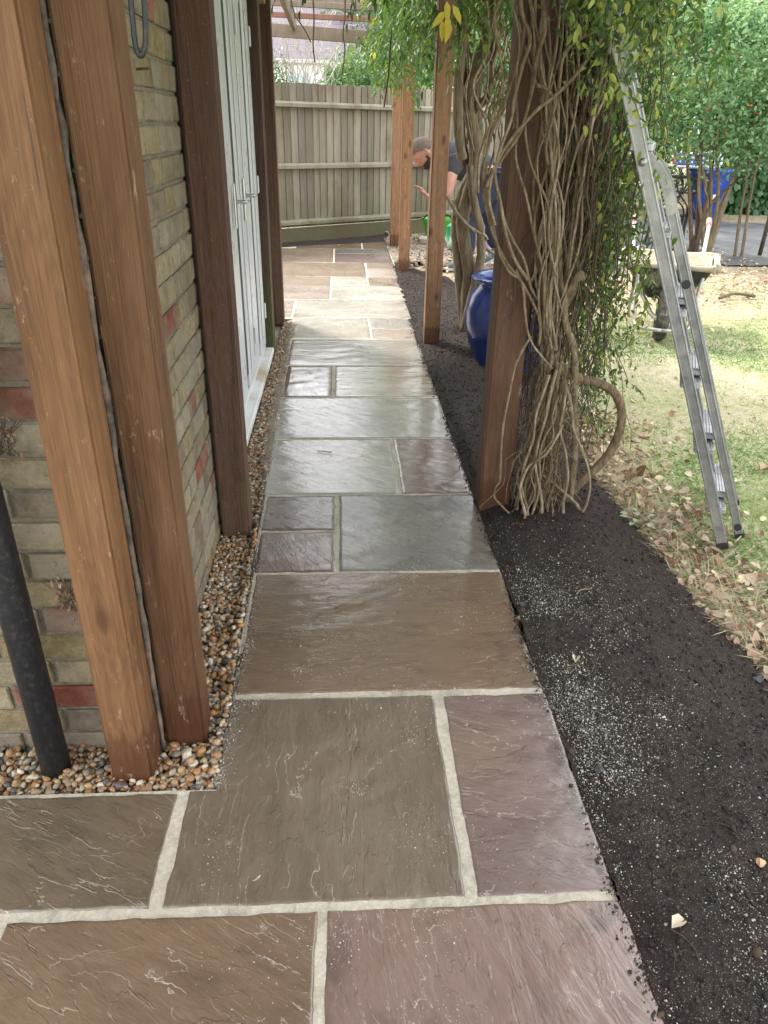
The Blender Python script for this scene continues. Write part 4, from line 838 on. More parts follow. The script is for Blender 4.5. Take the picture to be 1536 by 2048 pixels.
# hanging fronds along the right-hand side of the pergola, seen against the bushes
def hang():
    y = rng.uniform(3.9, 8.8); x = np.interp(y, [3.9, 6, 8.8], [1.15, 0.95, 1.0]) + rng.normal() * 0.20; z = rng.uniform(1.95, 2.55)
    z -= 0.22 * max(0, rng.normal())
    return None if x < 0.45 or z < 1.72 else (x, y, z)
cs = mass(620, hang, rng); pos, dr, up, rach = fronds(cs, 0.22, 6, 0.05)
tag(tubes('leaf_stalks', [([q - np.array(WO) for q in p_], r_) for p_, r_ in rach], TWIG, w2, 3), kind='stuff')
leaves('hanging_foliage', pos - np.array(WO), dr, up, rng.uniform(0.035, 0.065, len(pos)), WISTERIA, 0.40, np.repeat(rng.random(len(cs)), len(pos) // len(cs)) * 0.8 + rng.random(len(pos)) * 0.2, w2, rng)['kind'] = 'stuff'
# mostly unseen foliage roof added to shade the near path and right of pergola
def roofp():
    x = rng.uniform(-0.6, 1.75); y = rng.uniform(-3.0, 5.0)
    return (x, y, 2.62 + 0.25 * rng.random() - (0.25 * rng.random() if x > 0.9 else 0))
cs = mass(3600, roofp, rng); pos, dr, up, rach = fronds(cs, 0.24, 5, 0.055, 0.4)
leaves('shade_roof_foliage', pos - np.array(WO), dr, up, rng.uniform(0.06, 0.10, len(pos)), WISTERIA, 0.5, rng.random(len(pos)) * 0.85, w2, rng)['kind'] = 'stuff'
# mid-size sprays hanging around the ladder and stout post top
def spr():
    z = rng.uniform(1.45, 2.35); x = rng.uniform(1.0, 1.75) ; y = rng.uniform(1.9, 3.4)
    return (x, y, z) if (z > 1.75 or rng.random() < 0.35) and z > 1.3 + (x - 1.0) * 0.45 else None
cs = mass(190, spr, rng); pos, dr, up, rach = fronds(cs, 0.16, 5, 0.04)
leaves('leaf_sprays', pos - np.array(CO), dr, up, rng.uniform(0.028, 0.05, len(pos)), WISTERIA, 0.40, rng.random(len(pos)) * 0.93, cl1, rng)['kind'] = 'stuff'
tag(tubes('spray_stalks', [([q - np.array(CO) for q in p_], r_) for p_, r_ in rach], TWIG, cl1, 3), kind='stuff')
def low():
    z = rng.uniform(0.30, 1.05); return (rng.uniform(1.36, 1.62) + 0.1 * z, rng.uniform(2.0, 2.6), z)
cs = mass(42, low, rng); pos, dr, up, rach = fronds(cs, 0.12, 5, 0.03)
leaves('low_sprays', pos - np.array(CO), dr, up, rng.uniform(0.02, 0.04, len(pos)), JASMINE, 0.34, rng.random(len(pos)) * 0.9, cl1, rng)['kind'] = 'stuff'
tag(tubes('low_stalks', [([q - np.array(CO) for q in p_], r_) for p_, r_ in rach], TWIG, cl1, 3), kind='stuff')
# single wisteria leaflets near the top of the picture
lw = []
for k in range(8):
    V, F = leaf_arrays(np.zeros((1, 3)), np.array([[1.0, 0, -0.25]]), np.array([[0, 0, 1.0]]), np.array([1.0]), 0.40)
    me = mesh_from('leaf', V, F, WISTERIA); at = me.attributes.new('tint', 'FLOAT', 'POINT'); at.data.foreach_set('value', np.full(6, [0.1, 0.3, 0.5, 0.7, 0.8, 0.88, 0.4, 0.6][k], np.float32)); lw.append(me)
cs = [(rng.uniform(0.1, 1.05), rng.uniform(3.2, 4.6), 2.05 + rng.uniform(0.0, 0.22)) for i in range(16)]
pos, dr, up, rach = fronds(cs, 0.2, 6, 0.05, 1.1)
tag(tubes('near_stalks', [([q - np.array(WO) for q in p_], r_) for p_, r_ in rach], TWIG, w2, 3), kind='stuff')
for p_, d_ in zip(pos, dr):
    o = add('leaf', lw[rng.integers(0, 8)], w2, Vector(p_) - WO); s = rng.uniform(0.04, 0.06); o.scale = (s, s, s); o.rotation_euler = Vector(d_).to_track_quat('X', 'Z').to_euler()
# trailing bare tendrils
for P_ in ([(0.162,6.000,2.293),(0.168,6.000,2.099),(0.156,6.000,1.932),(0.168,6.000,1.813)], [(0.413,6.000,2.299),(0.412,6.000,2.137),(0.395,6.000,2.005),(0.410,6.000,1.904),(0.385,6.000,1.731)], [(0.732,5.200,1.970),(0.720,5.200,1.729),(0.695,5.200,1.540),(0.688,5.200,1.492)], [(-0.040,6.500,2.319),(-0.004,6.500,2.182),(0.076,6.500,2.078),(0.124,6.500,1.989)]): stem(P_, 0.006, w2, WO, TWIG, 5, 0, 4, 'tendril')
yp = np.array([(0.672,1.600,1.700),(0.690,1.600,1.691),(0.679,1.600,1.666),(0.669,1.600,1.676),(0.661,1.600,1.654),(0.685,1.600,1.650)]); yd = np.array([(0.1, 0, -1), (0.5, 0, -0.8), (-0.1, 0, -1), (-0.6, 0, -0.7), (0.1, .2, -1), (-.2, 0, -1)])
for p_, d_ in zip(yp, yd):
    V, F = leaf_arrays(np.zeros((1, 3)), d_[None], np.array([[0.2, -1.0, 0.1]]), np.array([0.055]), 0.36); me = mesh_from('yellow_leaf', V, F, WISTERIA); at = me.attributes.new('tint', 'FLOAT', 'POINT'); at.data.foreach_set('value', np.full(6, 1.0, np.float32))
    o = add('leaf', me, cl1, Vector(p_) - CO); o['label'] = 'bright yellow hanging leaf'

# ------------------------------------------------------------------ blue pot
POTM = MT('speckled_blue_glaze', 0.2, 0.5); v = POTM.coord()
c = POTM.ramp(POTM.noise(v, 5, 5, 0.65), [(0.3, (0.010, 0.020, 0.10)), (0.7, (0.022, 0.05, 0.23))]); spk = POTM.ramp(POTM.noise(v, 75, 3, 0.6), [(0.66, 0.0), (0.72, 0.8)])
c = POTM.mix(POTM.math('MULTIPLY', spk, POTM.ramp(POTM.noise(v, 6, 3, 0.6), [(0.4, 0.2), (0.6, 1.0)])), c, (0.16, 0.24, 0.45)); POTM.col(c); POTM.bump(POTM.noise(v, 9, 3, 0.5), 0.1, 0.01)
pot = lathe('blue_pot', [(0.0, 0.02), (0.15, 0.0), (0.165, 0.01), (0.19, 0.08), (0.235, 0.2), (0.262, 0.32), (0.262, 0.40), (0.24, 0.49), (0.205, 0.545), (0.195, 0.56), (0.205, 0.572), (0.235, 0.580), (0.240, 0.592), (0.232, 0.600), (0.200, 0.598), (0.185, 0.585), (0.18, 0.54), (0.22, 0.45), (0.0, 0.42)], POTM.m, None, 56, (1.455, 3.80, -0.06)); pot.scale = (1.13, 1.13, 1.02)
tag(pot, 'large round glossy cobalt blue ceramic pot standing on dark soil', 'pot')

# ------------------------------------------------------------------ ladder
ALU = flat_mat('scuffed_aluminium', (0.36, 0.37, 0.385), 0.42, 0.22, 22, 0.75, dirt=(0.55, 0.55, 0.54))
RUB = flat_mat('black_rubber', (0.02, 0.02, 0.02), 0.6)
lad = empty('aluminium_ladder', (1.84, 1.42, 0), 'scuffed aluminium folding ladder leaning up into the climber', 'ladder'); LO = Vector(lad.location)
RUN = Vector((0.388, 0.922, 0)); RL = 0.30
def stile(name, a, b, w, t, mat, parent=lad):
    a = Vector(a) - LO; b = Vector(b) - LO; x = (b - a).normalized(); y = RUN.copy(); z = x.cross(y).normalized(); y = z.cross(x)
    bm = bmesh.new(); L = (b - a).length; bm_box(bm, 0, L, -t / 2, t / 2, -w / 2, w / 2, 0.004, 2)
    for e in (-1, 1): bm_box(bm, 0.004, L - .004, -t / 2 - 0.0022, -t / 2 + .002, e * (w / 2 - 0.004) - 0.0025, e * (w / 2 - 0.004) + 0.0025, 0.001)
    o = bm_obj(name, bm, mat, parent); m = Matrix((x, y, z)).transposed().to_4x4(); m.translation = a; o.matrix_local = m; return o
A0 = Vector((1.792,1.390,0.006)); A1 = Vector((1.137,1.400,1.565)); A1 = A0 + (A1 - A0) * 1.27; B0 = Vector((1.894,1.462,0.008)); B1 = Vector((1.376,1.435,1.160))
for off in (0, 1):
    d = RUN * RL * off
    s = stile('stile', A0 + d, A1 + d, 0.038, 0.022, ALU); s2 = stile('stile', B0 + d, B1 + d, 0.031, 0.022, ALU)
    # curved head of the folded section
    p_ = [B1 + d - (B1 - B0).normalized() * 0.02] + [Vector(p) + d for p in [(1.360,1.435,1.207),(1.335,1.435,1.253),(1.304,1.435,1.291),(1.274,1.435,1.315),(1.245,1.435,1.325)]]
    q = catmull(p_, 5); V, F = [], []
    for i_ in range(len(q)):
        t_ = q[min(i_ + 1, len(q) - 1)] - q[max(i_ - 1, 0)]; t_ /= np.linalg.norm(t_); n_ = np.cross(np.array(RUN), t_); wv = np.interp(i_, [0, len(q) - 1], [0.0155, 0.011])
        for sy, sn in ((-1, -1), (1, -1), (1, 1), (-1, 1)): V.append(q[i_] + np.array(RUN) * 0.011 * sy + n_ * wv * sn - np.array(LO))
    for i_ in range(len(q) - 1):
        for j_ in range(4): F.append((i_ * 4 + j_, i_ * 4 + (j_ + 1) % 4, (i_ + 1) * 4 + (j_ + 1) % 4, (i_ + 1) * 4 + j_))
    F += [(0, 3, 2, 1), tuple((len(q) - 1) * 4 + k for k in range(4))]
    add('curved_head', mesh_from('curved_head', V, F, ALU), lad)
    stile('foot', A0 + d - (A1 - A0).normalized() * 0.025, A0 + d + (A1 - A0).normalized() * 0.012, 0.042, 0.026, RUB); stile('foot', B0 + d - (B1 - B0).normalized() * 0.02, B0 + d + (B1 - B0).normalized() * 0.008, 0.035, 0.026, RUB)
for f in (0.02, 0.815):
    c_ = B0 + (B1 - B0) * (f if f > .1 else 0.028); u = (B1 - B0).normalized(); n_ = RUN.copy(); c_ = c_ - n_ * 0.0145 - LO
    bm = bmesh.new(); bmesh.ops.create_cone(bm, cap_ends=True, segments=20, radius1=0.014, radius2=0.0125, depth=0.006); o = bm_obj('end_plug', bm, RUB, lad); o.rotation_euler = n_.to_track_quat('Z', 'Y').to_euler(); o.location = c_
def tread(p, w=0.085, nm='tread'):
    bm = bmesh.new(); bm_box(bm, -w / 2, w / 2, 0.014, RL - 0.014, -0.013, 0.009, 0.003)
    for k in range(6):
        xx = -w / 2 + 0.010 + k * (w - 0.02) / 5; bm_box(bm, xx - 0.004, xx + 0.004, 0.016, RL - 0.016, 0.0085, 0.0125, 0.001)
    o = bm_obj(nm, bm, ALU, lad, Vector(p) - LO); o.rotation_euler = (0, 0, math.atan2(RUN.y, RUN.x) - PI / 2); return o
def on(a, b, z): t = (z - a.z) / (b.z - a.z); return a + (b - a) * t
for z in (0.17, 0.41, 0.65, 0.89): p_ = on(B0, B1, z); tread(p_ + Vector((-0.036, 0, 0)), 0.07)
for z in (0.14, 0.38, 0.62, 0.86, 1.10, 1.34, 1.58, 1.82): p_ = on(A0, A1, z); tread(p_ + Vector((0.004, 0, 0)), 0.066)
tube('locking_bar', [Vector((1.40, 1.41, 0.98)) - LO, Vector((1.335, 1.41, 1.10)) - LO, Vector((1.305, 1.405, 1.16)) - LO], 0.005, ALU, lad, 6)
tube('hinge_bolt', [on(A0, A1, 1.30) - RUN * 0.03 - LO, on(A0, A1, 1.30) + RUN * 0.34 - LO], 0.012, ALU, lad, 12, sub=1)

# ------------------------------------------------------------------ wheelbarrow
CEM = flat_mat('dried_cement', (0.36, 0.315, 0.24), 0.95, 0.25, 14, bump=0.8, dirt=(0.35, 0.25, 0.14)); TRAY = flat_mat('grimy_black_tray', (0.035, 0.033, 0.03), 0.7, 0.4, 18, dirt=(0.3, 0.27, 0.22)); TUBE = flat_mat('muddy_grey_tube', (0.42, 0.41, 0.38), 0.5, 0.2, 25, 0.5, dirt=(0.35, 0.28, 0.2))
GRIPM = flat_mat('faded_pink_grip', (0.5, 0.22, 0.2), 0.7)
wb = empty('wheelbarrow', (2.77, 4.50, -0.03), 'cement crusted builders wheelbarrow parked on the dry lawn behind the ladder', 'wheelbarrow'); wb.rotation_euler = (0, 0, -0.36)
# local: +y towards the handles, wheel at origin; tray outline rings (front narrower)
def ring(y0, y1, w0, w1, z0, z1, rr=0.05):
    pts = []
    for (cx, cy, a0) in ((w1 - rr, y1 - rr, 0), (-w1 + rr, y1 - rr, 90), (-w0 + rr, y0 + rr, 180), (w0 - rr, y0 + rr, 270)):
        for k in range(5): a = math.radians(a0 + k * 22.5); pts.append((cx + rr * math.cos(a), cy + rr * math.sin(a), z0 + (z1 - z0) * ((cy - y0) / (y1 - y0))))
    return pts
R_ = [ring(0.12, 0.52, 0.13, 0.20, 0.28, 0.29), ring(0.02, 0.68, 0.25, 0.31, 0.44, 0.43), ring(-0.02, 0.76, 0.29, 0.35, 0.53, 0.50), ring(-0.045, 0.785, 0.315, 0.375, 0.535, 0.505), ring(-0.045, 0.785, 0.315, 0.375, 0.55, 0.52), ring(-0.01, 0.75, 0.28, 0.34, 0.55, 0.52)]
V = [p for r in R_ for p in r]; F = []
for i in range(5):
    for j in range(20): F.append((i * 20 + j, i * 20 + (j + 1) % 20, (i + 1) * 20 + (j + 1) % 20, (i + 1) * 20 + j))
F.append(tuple(range(19, -1, -1))); add('tray', mesh_from('tray', V, F, TRAY, True), wb)
# crusted inside and lumpy rim
R2 = [ring(0.0, 0.74, 0.272, 0.332, 0.558, 0.528), ring(0.05, 0.66, 0.225, 0.29, 0.45, 0.44), ring(0.14, 0.50, 0.115, 0.185, 0.31, 0.32)]
V = [p for r in R2 for p in r]; F = []
for i in range(2):
    for j in range(20): F.append((i * 20 + j, i * 20 + (j + 1) % 20, (i + 1) * 20 + (j + 1) % 20, (i + 1) * 20 + j))
F.append(tuple(range(40, 60))); add('cement_lining', mesh_from('cement_lining', V, F, CEM, True), wb)
rp = ring(-0.035, 0.775, 0.305, 0.365, 0.542, 0.512); rp = rp + [rp[0]]
q = catmull(rp, 4); V, F = tube_data(q, 0.027, 9, 0.28, rng, False); add('crusted_rim', mesh_from('crusted_rim', V, F, CEM, True), wb)
for s in (-1, 1):
    tube('frame_tube', [(s * 0.045, -0.16, 0.19), (s * 0.09, -0.03, 0.20), (s * 0.15, 0.2, 0.265), (s * 0.2, 0.55, 0.28), (s * 0.265, 0.85, 0.44), (s * 0.30, 1.2, 0.64), (s * 0.31, 1.38, 0.70)], 0.017, TUBE, wb, 10)
    tube('grip', [(s * 0.308, 1.33, 0.687), (s * 0.313, 1.46, 0.725)], 0.024, GRIPM, wb, 12, sub=1)
    tube('leg', [(s * 0.22, 0.70, 0.38), (s * 0.235, 0.74, 0.2), (s * 0.235, 0.74, 0.03), (s * 0.235, 0.80, 0.012)], 0.015, TUBE, wb, 8)
    tube('strut', [(s * 0.24, 0.06, 0.56), (s * 0.215, -0.01, 0.38), (s * 0.2, -0.07, 0.17), (s * 0.16, -0.16, 0.12), (0, -0.20, 0.115)], 0.014, TUBE, wb, 8)
    box('axle_bracket', s * 0.05 - .004, s * 0.05 + .004, -0.02, 0.03, 0.16, 0.225, TUBE, wb, .001)
whl = empty('wheel', (0, 0, 0.19)); whl.parent = wb
TYRE = flat_mat('muddy_tyre', (0.045, 0.043, 0.04), 0.9, 0.4, 30, dirt=(0.2, 0.17, 0.13)); prof = []
V, F = [], []; K = 40
pr_ = [(-0.035, 0.11), (-0.048, 0.135), (-0.047, 0.165), (-0.03, 0.184), (0, 0.190), (0.03, 0.184), (0.047, 0.165), (0.048, 0.135), (0.035, 0.11)]
for x_, r in pr_:
    for j in range(K):
        rr = r + (0.004 if (j % 2 and r > 0.15) else 0); V.append((x_, rr * math.cos(2 * PI * j / K), rr * math.sin(2 * PI * j / K)))
for i in range(len(pr_) - 1):
    for j in range(K): F.append((i * K + j, i * K + (j + 1) % K, (i + 1) * K + (j + 1) % K, (i + 1) * K + j))
add('tyre', mesh_from('tyre', V, F, TYRE), whl)
bm = bmesh.new(); bmesh.ops.create_cone(bm, cap_ends=True, segments=24, radius1=0.112, radius2=0.112, depth=0.05); bmesh.ops.rotate(bm, verts=bm.verts, cent=(0, 0, 0), matrix=Matrix.Rotation(PI / 2, 3, 'Y')); bm_obj('rim', bm, TUBE, whl)

# ------------------------------------------------------------------ weed sheet, slate and furniture beyond the lawn
SHEET = flat_mat('black_weed_fabric', (0.075, 0.08, 0.09), 0.6, 0.25, 3, bump=0.3, dirt=(0.16, 0.15, 0.14))
def sh_z(X, Y): return lawn_z(X, Y) + 0.018 + 0.010 * (fbm(X * 7, Y * 3, 72) - 0.5)
sheet = grid_sheet('weed_fabric', np.arange(3.3, 10, 0.06), np.arange(7.9, 12.8, 0.06), sh_z, SHEET, None, lambda x, y: (y > 8.05 + 0.15 * np.sin(x * 2.1)) & (y < 12.4 + 0.2 * np.sin(x * 1.3)) & (x > 3.5 + 0.2 * np.sin(y * 2)))
tag(sheet, 'black weed control fabric laid on the ground under the garden furniture', 'ground sheet')
n = 2600; x = rng.uniform(2.5, 4.4, n); y = rng.uniform(7.6, 11.5, n); SL = tint_mat('slate_chip', [(0, (0.06, 0.065, 0.075)), (0.6, (0.13, 0.135, 0.15)), (1, (0.36, 0.37, 0.4))], 0.5)
tag(scatter_lumps('slate_chippings', np.stack([x, y, 0.005 + rng.random(n) * 0.02], 1), rng.uniform(0.012, 0.034, n), SL, rng.random(n) ** 1.5, None, rng, 0.3), kind='stuff')

ch = empty('garden_chair', (4.60, 8.95, -0.02), 'dark metal garden chair with latticed curved back standing on the black fabric', 'chair'); ch.rotation_euler = (0, 0, -0.30)
# back at y=0 facing camera side, seat behind
def ctube(n_, pts, r, k=6, sub=4): return tube(n_, pts, r, IRON, ch, k, 0, rng, sub)
ctube('back_frame', [(-0.20, 0.10, 0.44), (-0.225, 0.04, 0.66), (-0.235, 0.0, 0.82), (-0.14, -0.02, 0.875), (0, -0.03, 0.895), (0.14, -0.02, 0.875), (0.235, 0.0, 0.82), (0.225, 0.04, 0.66), (0.20, 0.10, 0.44)], 0.019, 8)
for a, b, c_ in ((-0.16, 0.20, 1), (-0.05, 0.13, 1), (0.05, -0.13, 1), (0.16, -0.20, 1), (-0.2, 0.02, 1), (0.2, -0.02, 1)):
    ctube('lattice_bar', [(a, 0.09, 0.45), (a + (b - a) * 0.15, 0.06, 0.56), (a + (b - a) * .7, 0.03, 0.70), (b, -0.01, 0.845)], 0.011)
ctube('lattice_bar', [(-0.22, 0.03, 0.69), (0, 0.01, 0.72), (0.22, 0.03, 0.69)], 0.011)
seat = box('seat', -0.24, 0.24, 0.08, 0.52, 0.415, 0.445, IRON, ch, 0.012, seg=2)
for s in (-1, 1):
    for yy in (0.12, 0.48):
        ctube('leg', [(s * 0.21, yy, 0.42), (s * 0.20, yy, 0.28), (s * 0.215, yy - (0.04 if yy < 0.3 else -0.04), 0.08), (s * 0.235, yy - (0.06 if yy < 0.3 else -0.06), 0.0)], 0.019, 8)
    ctube('armrest', [(s * 0.23, 0.03, 0.66), (s * 0.27, 0.2, 0.665), (s * 0.27, 0.42, 0.64), (s * 0.24, 0.47, 0.44)], 0.012, 7)
WT = flat_mat('pale_table_top', (0.5, 0.5, 0.47), 0.6, 0.15, 10, dirt=(0.3, 0.3, 0.27))
tb1 = empty('patio_table', (6.35, 12.6, 0), 'pale topped round patio table under the rose with a bag and box on it', 'table')
lathe('table_top', [(0, 0.83), (0.46, 0.83), (0.475, 0.84), (0.475, 0.855), (0.46, 0.865), (0, 0.865)], WT, tb1, 40)
for a in (0.5, 2.07, 3.64, 5.2): tube('leg', [(0.25 * math.cos(a), 0.25 * math.sin(a), 0.83), (0.1 * math.cos(a), 0.1 * math.sin(a), 0.45), (0.36 * math.cos(a), 0.36 * math.sin(a), 0)], 0.013, IRON, tb1, 6)
BLUEP = MT('blue_printed_card', 0.6); v = BLUEP.coord('Generated'); BLUEP.col((0.03, 0.06, 0.28))
gb = empty('printed_box', (6.23, 12.42, 0.867), 'dark blue box with pale square motifs lying on the patio table', 'box'); gb.rotation_euler = (0, 0.04, -0.12)
box('carton', -0.25, 0.22, -0.12, 0.12, 0, 0.17, BLUEP.m, gb, 0.004)
PM = flat_mat('pale_print', (0.55, 0.55, 0.6), 0.6); mot = []
for r in range(2):
    for k in range(5): box('motif', -0.20 + k * 0.09, -0.165 + k * 0.09, -0.1235, -0.1205, 0.035 + r * 0.07, 0.065 + r * 0.07, PM, gb, 0)
box('end_panel', -0.2525, -0.2502, -0.1, 0.1, 0.02, 0.15, flat_mat('red_print', (0.45, 0.05, 0.06), 0.6), gb, 0)
BAGW = flat_mat('thin_white_plastic', (0.72, 0.76, 0.78), 0.3, 0.08, 6)
def crumple(name, loc, sz, mat, label, cat, sd, parent=None, flat=False):
    bm = bmesh.new(); bmesh.ops.create_icosphere(bm, subdivisions=4, radius=1.0); g = np.random.default_rng(sd); ax = g.normal(size=(26, 3)); ax /= np.linalg.norm(ax, axis=1)[:, None]; th = g.uniform(0.5, 0.95, 26)
    for v in bm.verts:
        c_ = np.array(v.co)
        for a, t in zip(ax, th):
            q_ = c_ @ a
            if q_ > t: c_ = c_ - a * (q_ - t) * 1.3
        c_ += 0.05 * np.array(noise.noise_vector(Vector(c_) * 3.5)); v.co = Vector((c_[0] * sz[0], c_[1] * sz[1], max(c_[2], -0.72) * sz[2] + 0.72 * sz[2]))
    o = bm_obj(name, bm, mat, parent, loc, True)
    if label: tag(o, label, cat)
    return o
crumple('plastic_bag', (6.68, 12.55, 0.866), (0.30, 0.2, 0.16), BAGW, 'crumpled white plastic bag on the patio table beside the blue box', 'bag', 4)
tb2 = empty('folding_stool', (4.36, 10.2, 0.0), 'small grey topped folding side table half hidden behind the climber', 'side table')
box('top', -0.26, 0.26, -0.2, 0.2, 0.68, 0.70, flat_mat('grey_blue_top', (0.25, 0.28, 0.31), 0.5), tb2, .004)
for s in (-1, 1):
    tube('leg', [(s * 0.24, -0.17, 0.68), (0, -0.17, 0.36), (-s * 0.22, -0.17, 0.0)], 0.011, IRON, tb2, 6, sub=1); tube('leg', [(s * 0.24, 0.17, 0.68), (0, 0.17, 0.36), (-s * 0.22, 0.17, 0.0)], 0.011, IRON, tb2, 6, sub=1)
BB = flat_mat('bright_blue_plastic', (0.012, 0.06, 0.42), 0.35, 0.2, 3, dirt=(0.12, 0.22, 0.55))
bb = empty('blue_planter', (6.93, 13.0, -0.02), 'big bright blue tapered plastic tub behind the rose stems', 'tub')
lathe('tub', [(0, 0), (0.255, 0), (0.265, 0.02), (0.335, 0.55), (0.365, 0.76), (0.385, 0.77), (0.388, 0.80), (0.37, 0.81), (0.345, 0.79), (0.30, 0.4), (0.0, 0.38)], BB, bb, 40)
box('label', -0.06, 0.03, -0.345, -0.335, 0.30, 0.42, flat_mat('white_sticker', (0.7, 0.7, 0.7), .5), bb, 0)

# ------------------------------------------------------------------ clutter near the man
GREENB = flat_mat('lime_green_plastic', (0.06, 0.34, 0.03), 0.4, 0.15, 8)
bk = empty('green_bucket', (1.63, 9.35, -0.01), 'lime green flexible bucket with black handle behind the third post', 'bucket')
lathe('tub', [(0, 0), (0.12, 0), (0.155, 0.16), (0.19, 0.31), (0.198, 0.315), (0.193, 0.30), (0.145, 0.13), (0, 0.04)], GREENB, bk, 28)
tube('handle', [(-0.19, -0.04, 0.30), (-0.14, -0.11, 0.36), (0, -0.15, 0.38), (0.14, -0.11, 0.36), (0.19, -0.04, 0.30)], 0.011, BLACKPL, bk, 7)
def pm(name, a, b, c_, sc=9):
    t = MT(name, 0.3); v_ = t.coord(rand=4); n_ = t.noise(v_, sc, 3, 0.6); t.col(t.ramp(n_, [(0.40, a), (0.5, b), (0.58, c_)])); t.bump(t.noise(v_, 14, 4, .6), .4, .02); return t.m
crumple('compost_bag', (1.84, 8.6, -0.02), (0.24, 0.25, 0.22), pm('green_teal_film', (0.03, 0.35, 0.16), (0.12, 0.5, 0.36), (0.55, 0.7, 0.6)), 'green and teal plastic compost bag slumped between post and trunk', 'compost bag', 11)
crumple('compost_bag', (2.32, 8.9, -0.02), (0.27, 0.24, 0.17), pm('lilac_film', (0.42, 0.2, 0.5), (0.5, 0.3, 0.6), (0.5, 0.65, 0.72)), 'lilac plastic compost bag lying behind the man', 'compost bag', 12)
crumple('compost_bag', (2.34, 9.1, 0.22), (0.24, 0.22, 0.16), pm('magenta_film', (0.4, 0.02, 0.16), (0.55, 0.06, 0.26), (0.1, 0.45, 0.6)), 'magenta plastic bag on top of the lilac bag', 'compost bag', 13)
STN = flat_mat('pale_rubble', (0.38, 0.33, 0.27), 0.9, 0.3, 10, bump=.6)
for k, (lc, sz, lb) in enumerate((((1.50, 9.2, -0.02), (0.12, 0.09, 0.09), 'rounded tan stone beside the green bucket'), ((1.60, 8.85, -0.02), (0.08, 0.07, 0.05), 'small tan stone in front of the green bucket'), ((1.10, 9.75, -0.05), (0.11, 0.08, 0.10), 'rough stone at the foot of the fence by the last post'), ((3.45, 7.5, -0.02), (0.14, 0.1, 0.09), 'pale grey rock beside the wheelbarrow handle'), ((3.25, 8.0, -0.01), (0.20, 0.08, 0.07), 'dull red broken brick behind the wheelbarrow'))):
    crumple('stone', lc, sz, STN if k < 3 else flat_mat('grey_rock', (0.4, 0.41, 0.42), .8, .2, 12) if k == 3 else flat_mat('red_brick_piece', (0.28, 0.1, 0.08), .9, .2, 20), lb, 'stone', 30 + k)

# ------------------------------------------------------------------ the man
SKIN = MT('skin', 0.5); v = SKIN.coord(); SKIN.col(SKIN.ramp(SKIN.noise(v, 12, 3, 0.5), [(0.3, (0.34, 0.165, 0.12)), (0.7, (0.46, 0.25, 0.185))])); SKIN.b.inputs['Subsurface Weight'].default_value = 0.1; SKIN.b.inputs['Subsurface Radius'].default_value = (0.02, 0.008, 0.004)
SHIRT = flat_mat('charcoal_cotton', (0.045, 0.045, 0.055), 0.9, 0.2, 30, bump=0.2); JEAN = flat_mat('navy_denim', (0.018, 0.025, 0.052), 0.9, 0.25, 40, bump=0.2); HAIR = flat_mat('brown_hair', (0.12, 0.09, 0.07), 0.8, 0.5, 120, bump=1.0); BEARD = flat_mat('dark_beard', (0.035, 0.02, 0.014), 0.85, 0.5, 120, bump=1.0)
def skin_mesh(joints, edges, root, sub=2):
    names = list(joints); idx = {n_: i for i, n_ in enumerate(names)}
    me = bpy.data.meshes.new('skin_tmp'); me.from_pydata([joints[n_][0] for n_ in names], [(idx[a], idx[b]) for a, b in edges], []); me.update()
    o = bpy.data.objects.new('skin_tmp', me); COL.objects.link(o)
    md = o.modifiers.new('s', 'SKIN'); md.use_smooth_shade = True; sv = me.skin_vertices[0].data
    for n_, i in idx.items():
        r = joints[n_][1]; sv[i].radius = (r, r) if not isinstance(r, tuple) else r; sv[i].use_root = (n_ == root)
    ss = o.modifiers.new('u', 'SUBSURF'); ss.levels = sub; ss.render_levels = sub
    dg = bpy.context.evaluated_depsgraph_get(); m2 = bpy.data.meshes.new_from_object(o.evaluated_get(dg)); bpy.data.objects.remove(o); return m2
def fuse(ms, vox):
    bm = bmesh.new()
    for m_ in ms: bm.from_mesh(m_)
    me = bpy.data.meshes.new('fuse'); bm.to_mesh(me); bm.free(); o = bpy.data.objects.new('fuse', me); COL.objects.link(o)
    r = o.modifiers.new('r', 'REMESH'); r.mode = 'VOXEL'; r.voxel_size = vox; r.use_smooth_shade = True; s = o.modifiers.new('s', 'SMOOTH'); s.factor = 0.5; s.iterations = 2
    dg = bpy.context.evaluated_depsgraph_get(); m2 = bpy.data.meshes.new_from_object(o.evaluated_get(dg)); bpy.data.objects.remove(o); return m2
man = empty('person', (1.75, 7.5, 0), 'bearded man in charcoal t-shirt and navy trousers bending down behind the posts', 'person'); MO = Vector(man.location)
J = {'pelvis': ((1.96, 7.5, 0.90), 0.14), 'belly': ((1.82, 7.5, 1.00), 0.14), 'chest': ((1.64, 7.5, 1.065), 0.155), 'top': ((1.50, 7.5, 1.08), 0.11), 'neck': ((1.40, 7.49, 1.085), 0.065), 'nk2': ((1.31, 7.48, 1.10), 0.06),
     'sl': ((1.53, 7.30, 1.06), 0.075), 'el': ((1.46, 7.24, 0.73), 0.058), 'wl': ((1.25, 7.27, 0.725), 0.040), 'sr': ((1.53, 7.70, 1.05), 0.075), 'er': ((1.50, 7.76, 0.74), 0.05), 'wr': ((1.42, 7.66, 0.50), 0.036),
     'hl': ((1.97, 7.39, 0.86), 0.115), 'kl': ((1.70, 7.36, 0.52), 0.075), 'al': ((1.76, 7.36, 0.12), 0.048), 'tl': ((1.60, 7.36, 0.05), 0.04), 'hr': ((2.0, 7.62, 0.86), 0.115), 'kr': ((1.98, 7.64, 0.46), 0.075), 'ar': ((2.12, 7.64, 0.16), 0.048), 'tr': ((2.0, 7.64, 0.05), 0.04)}
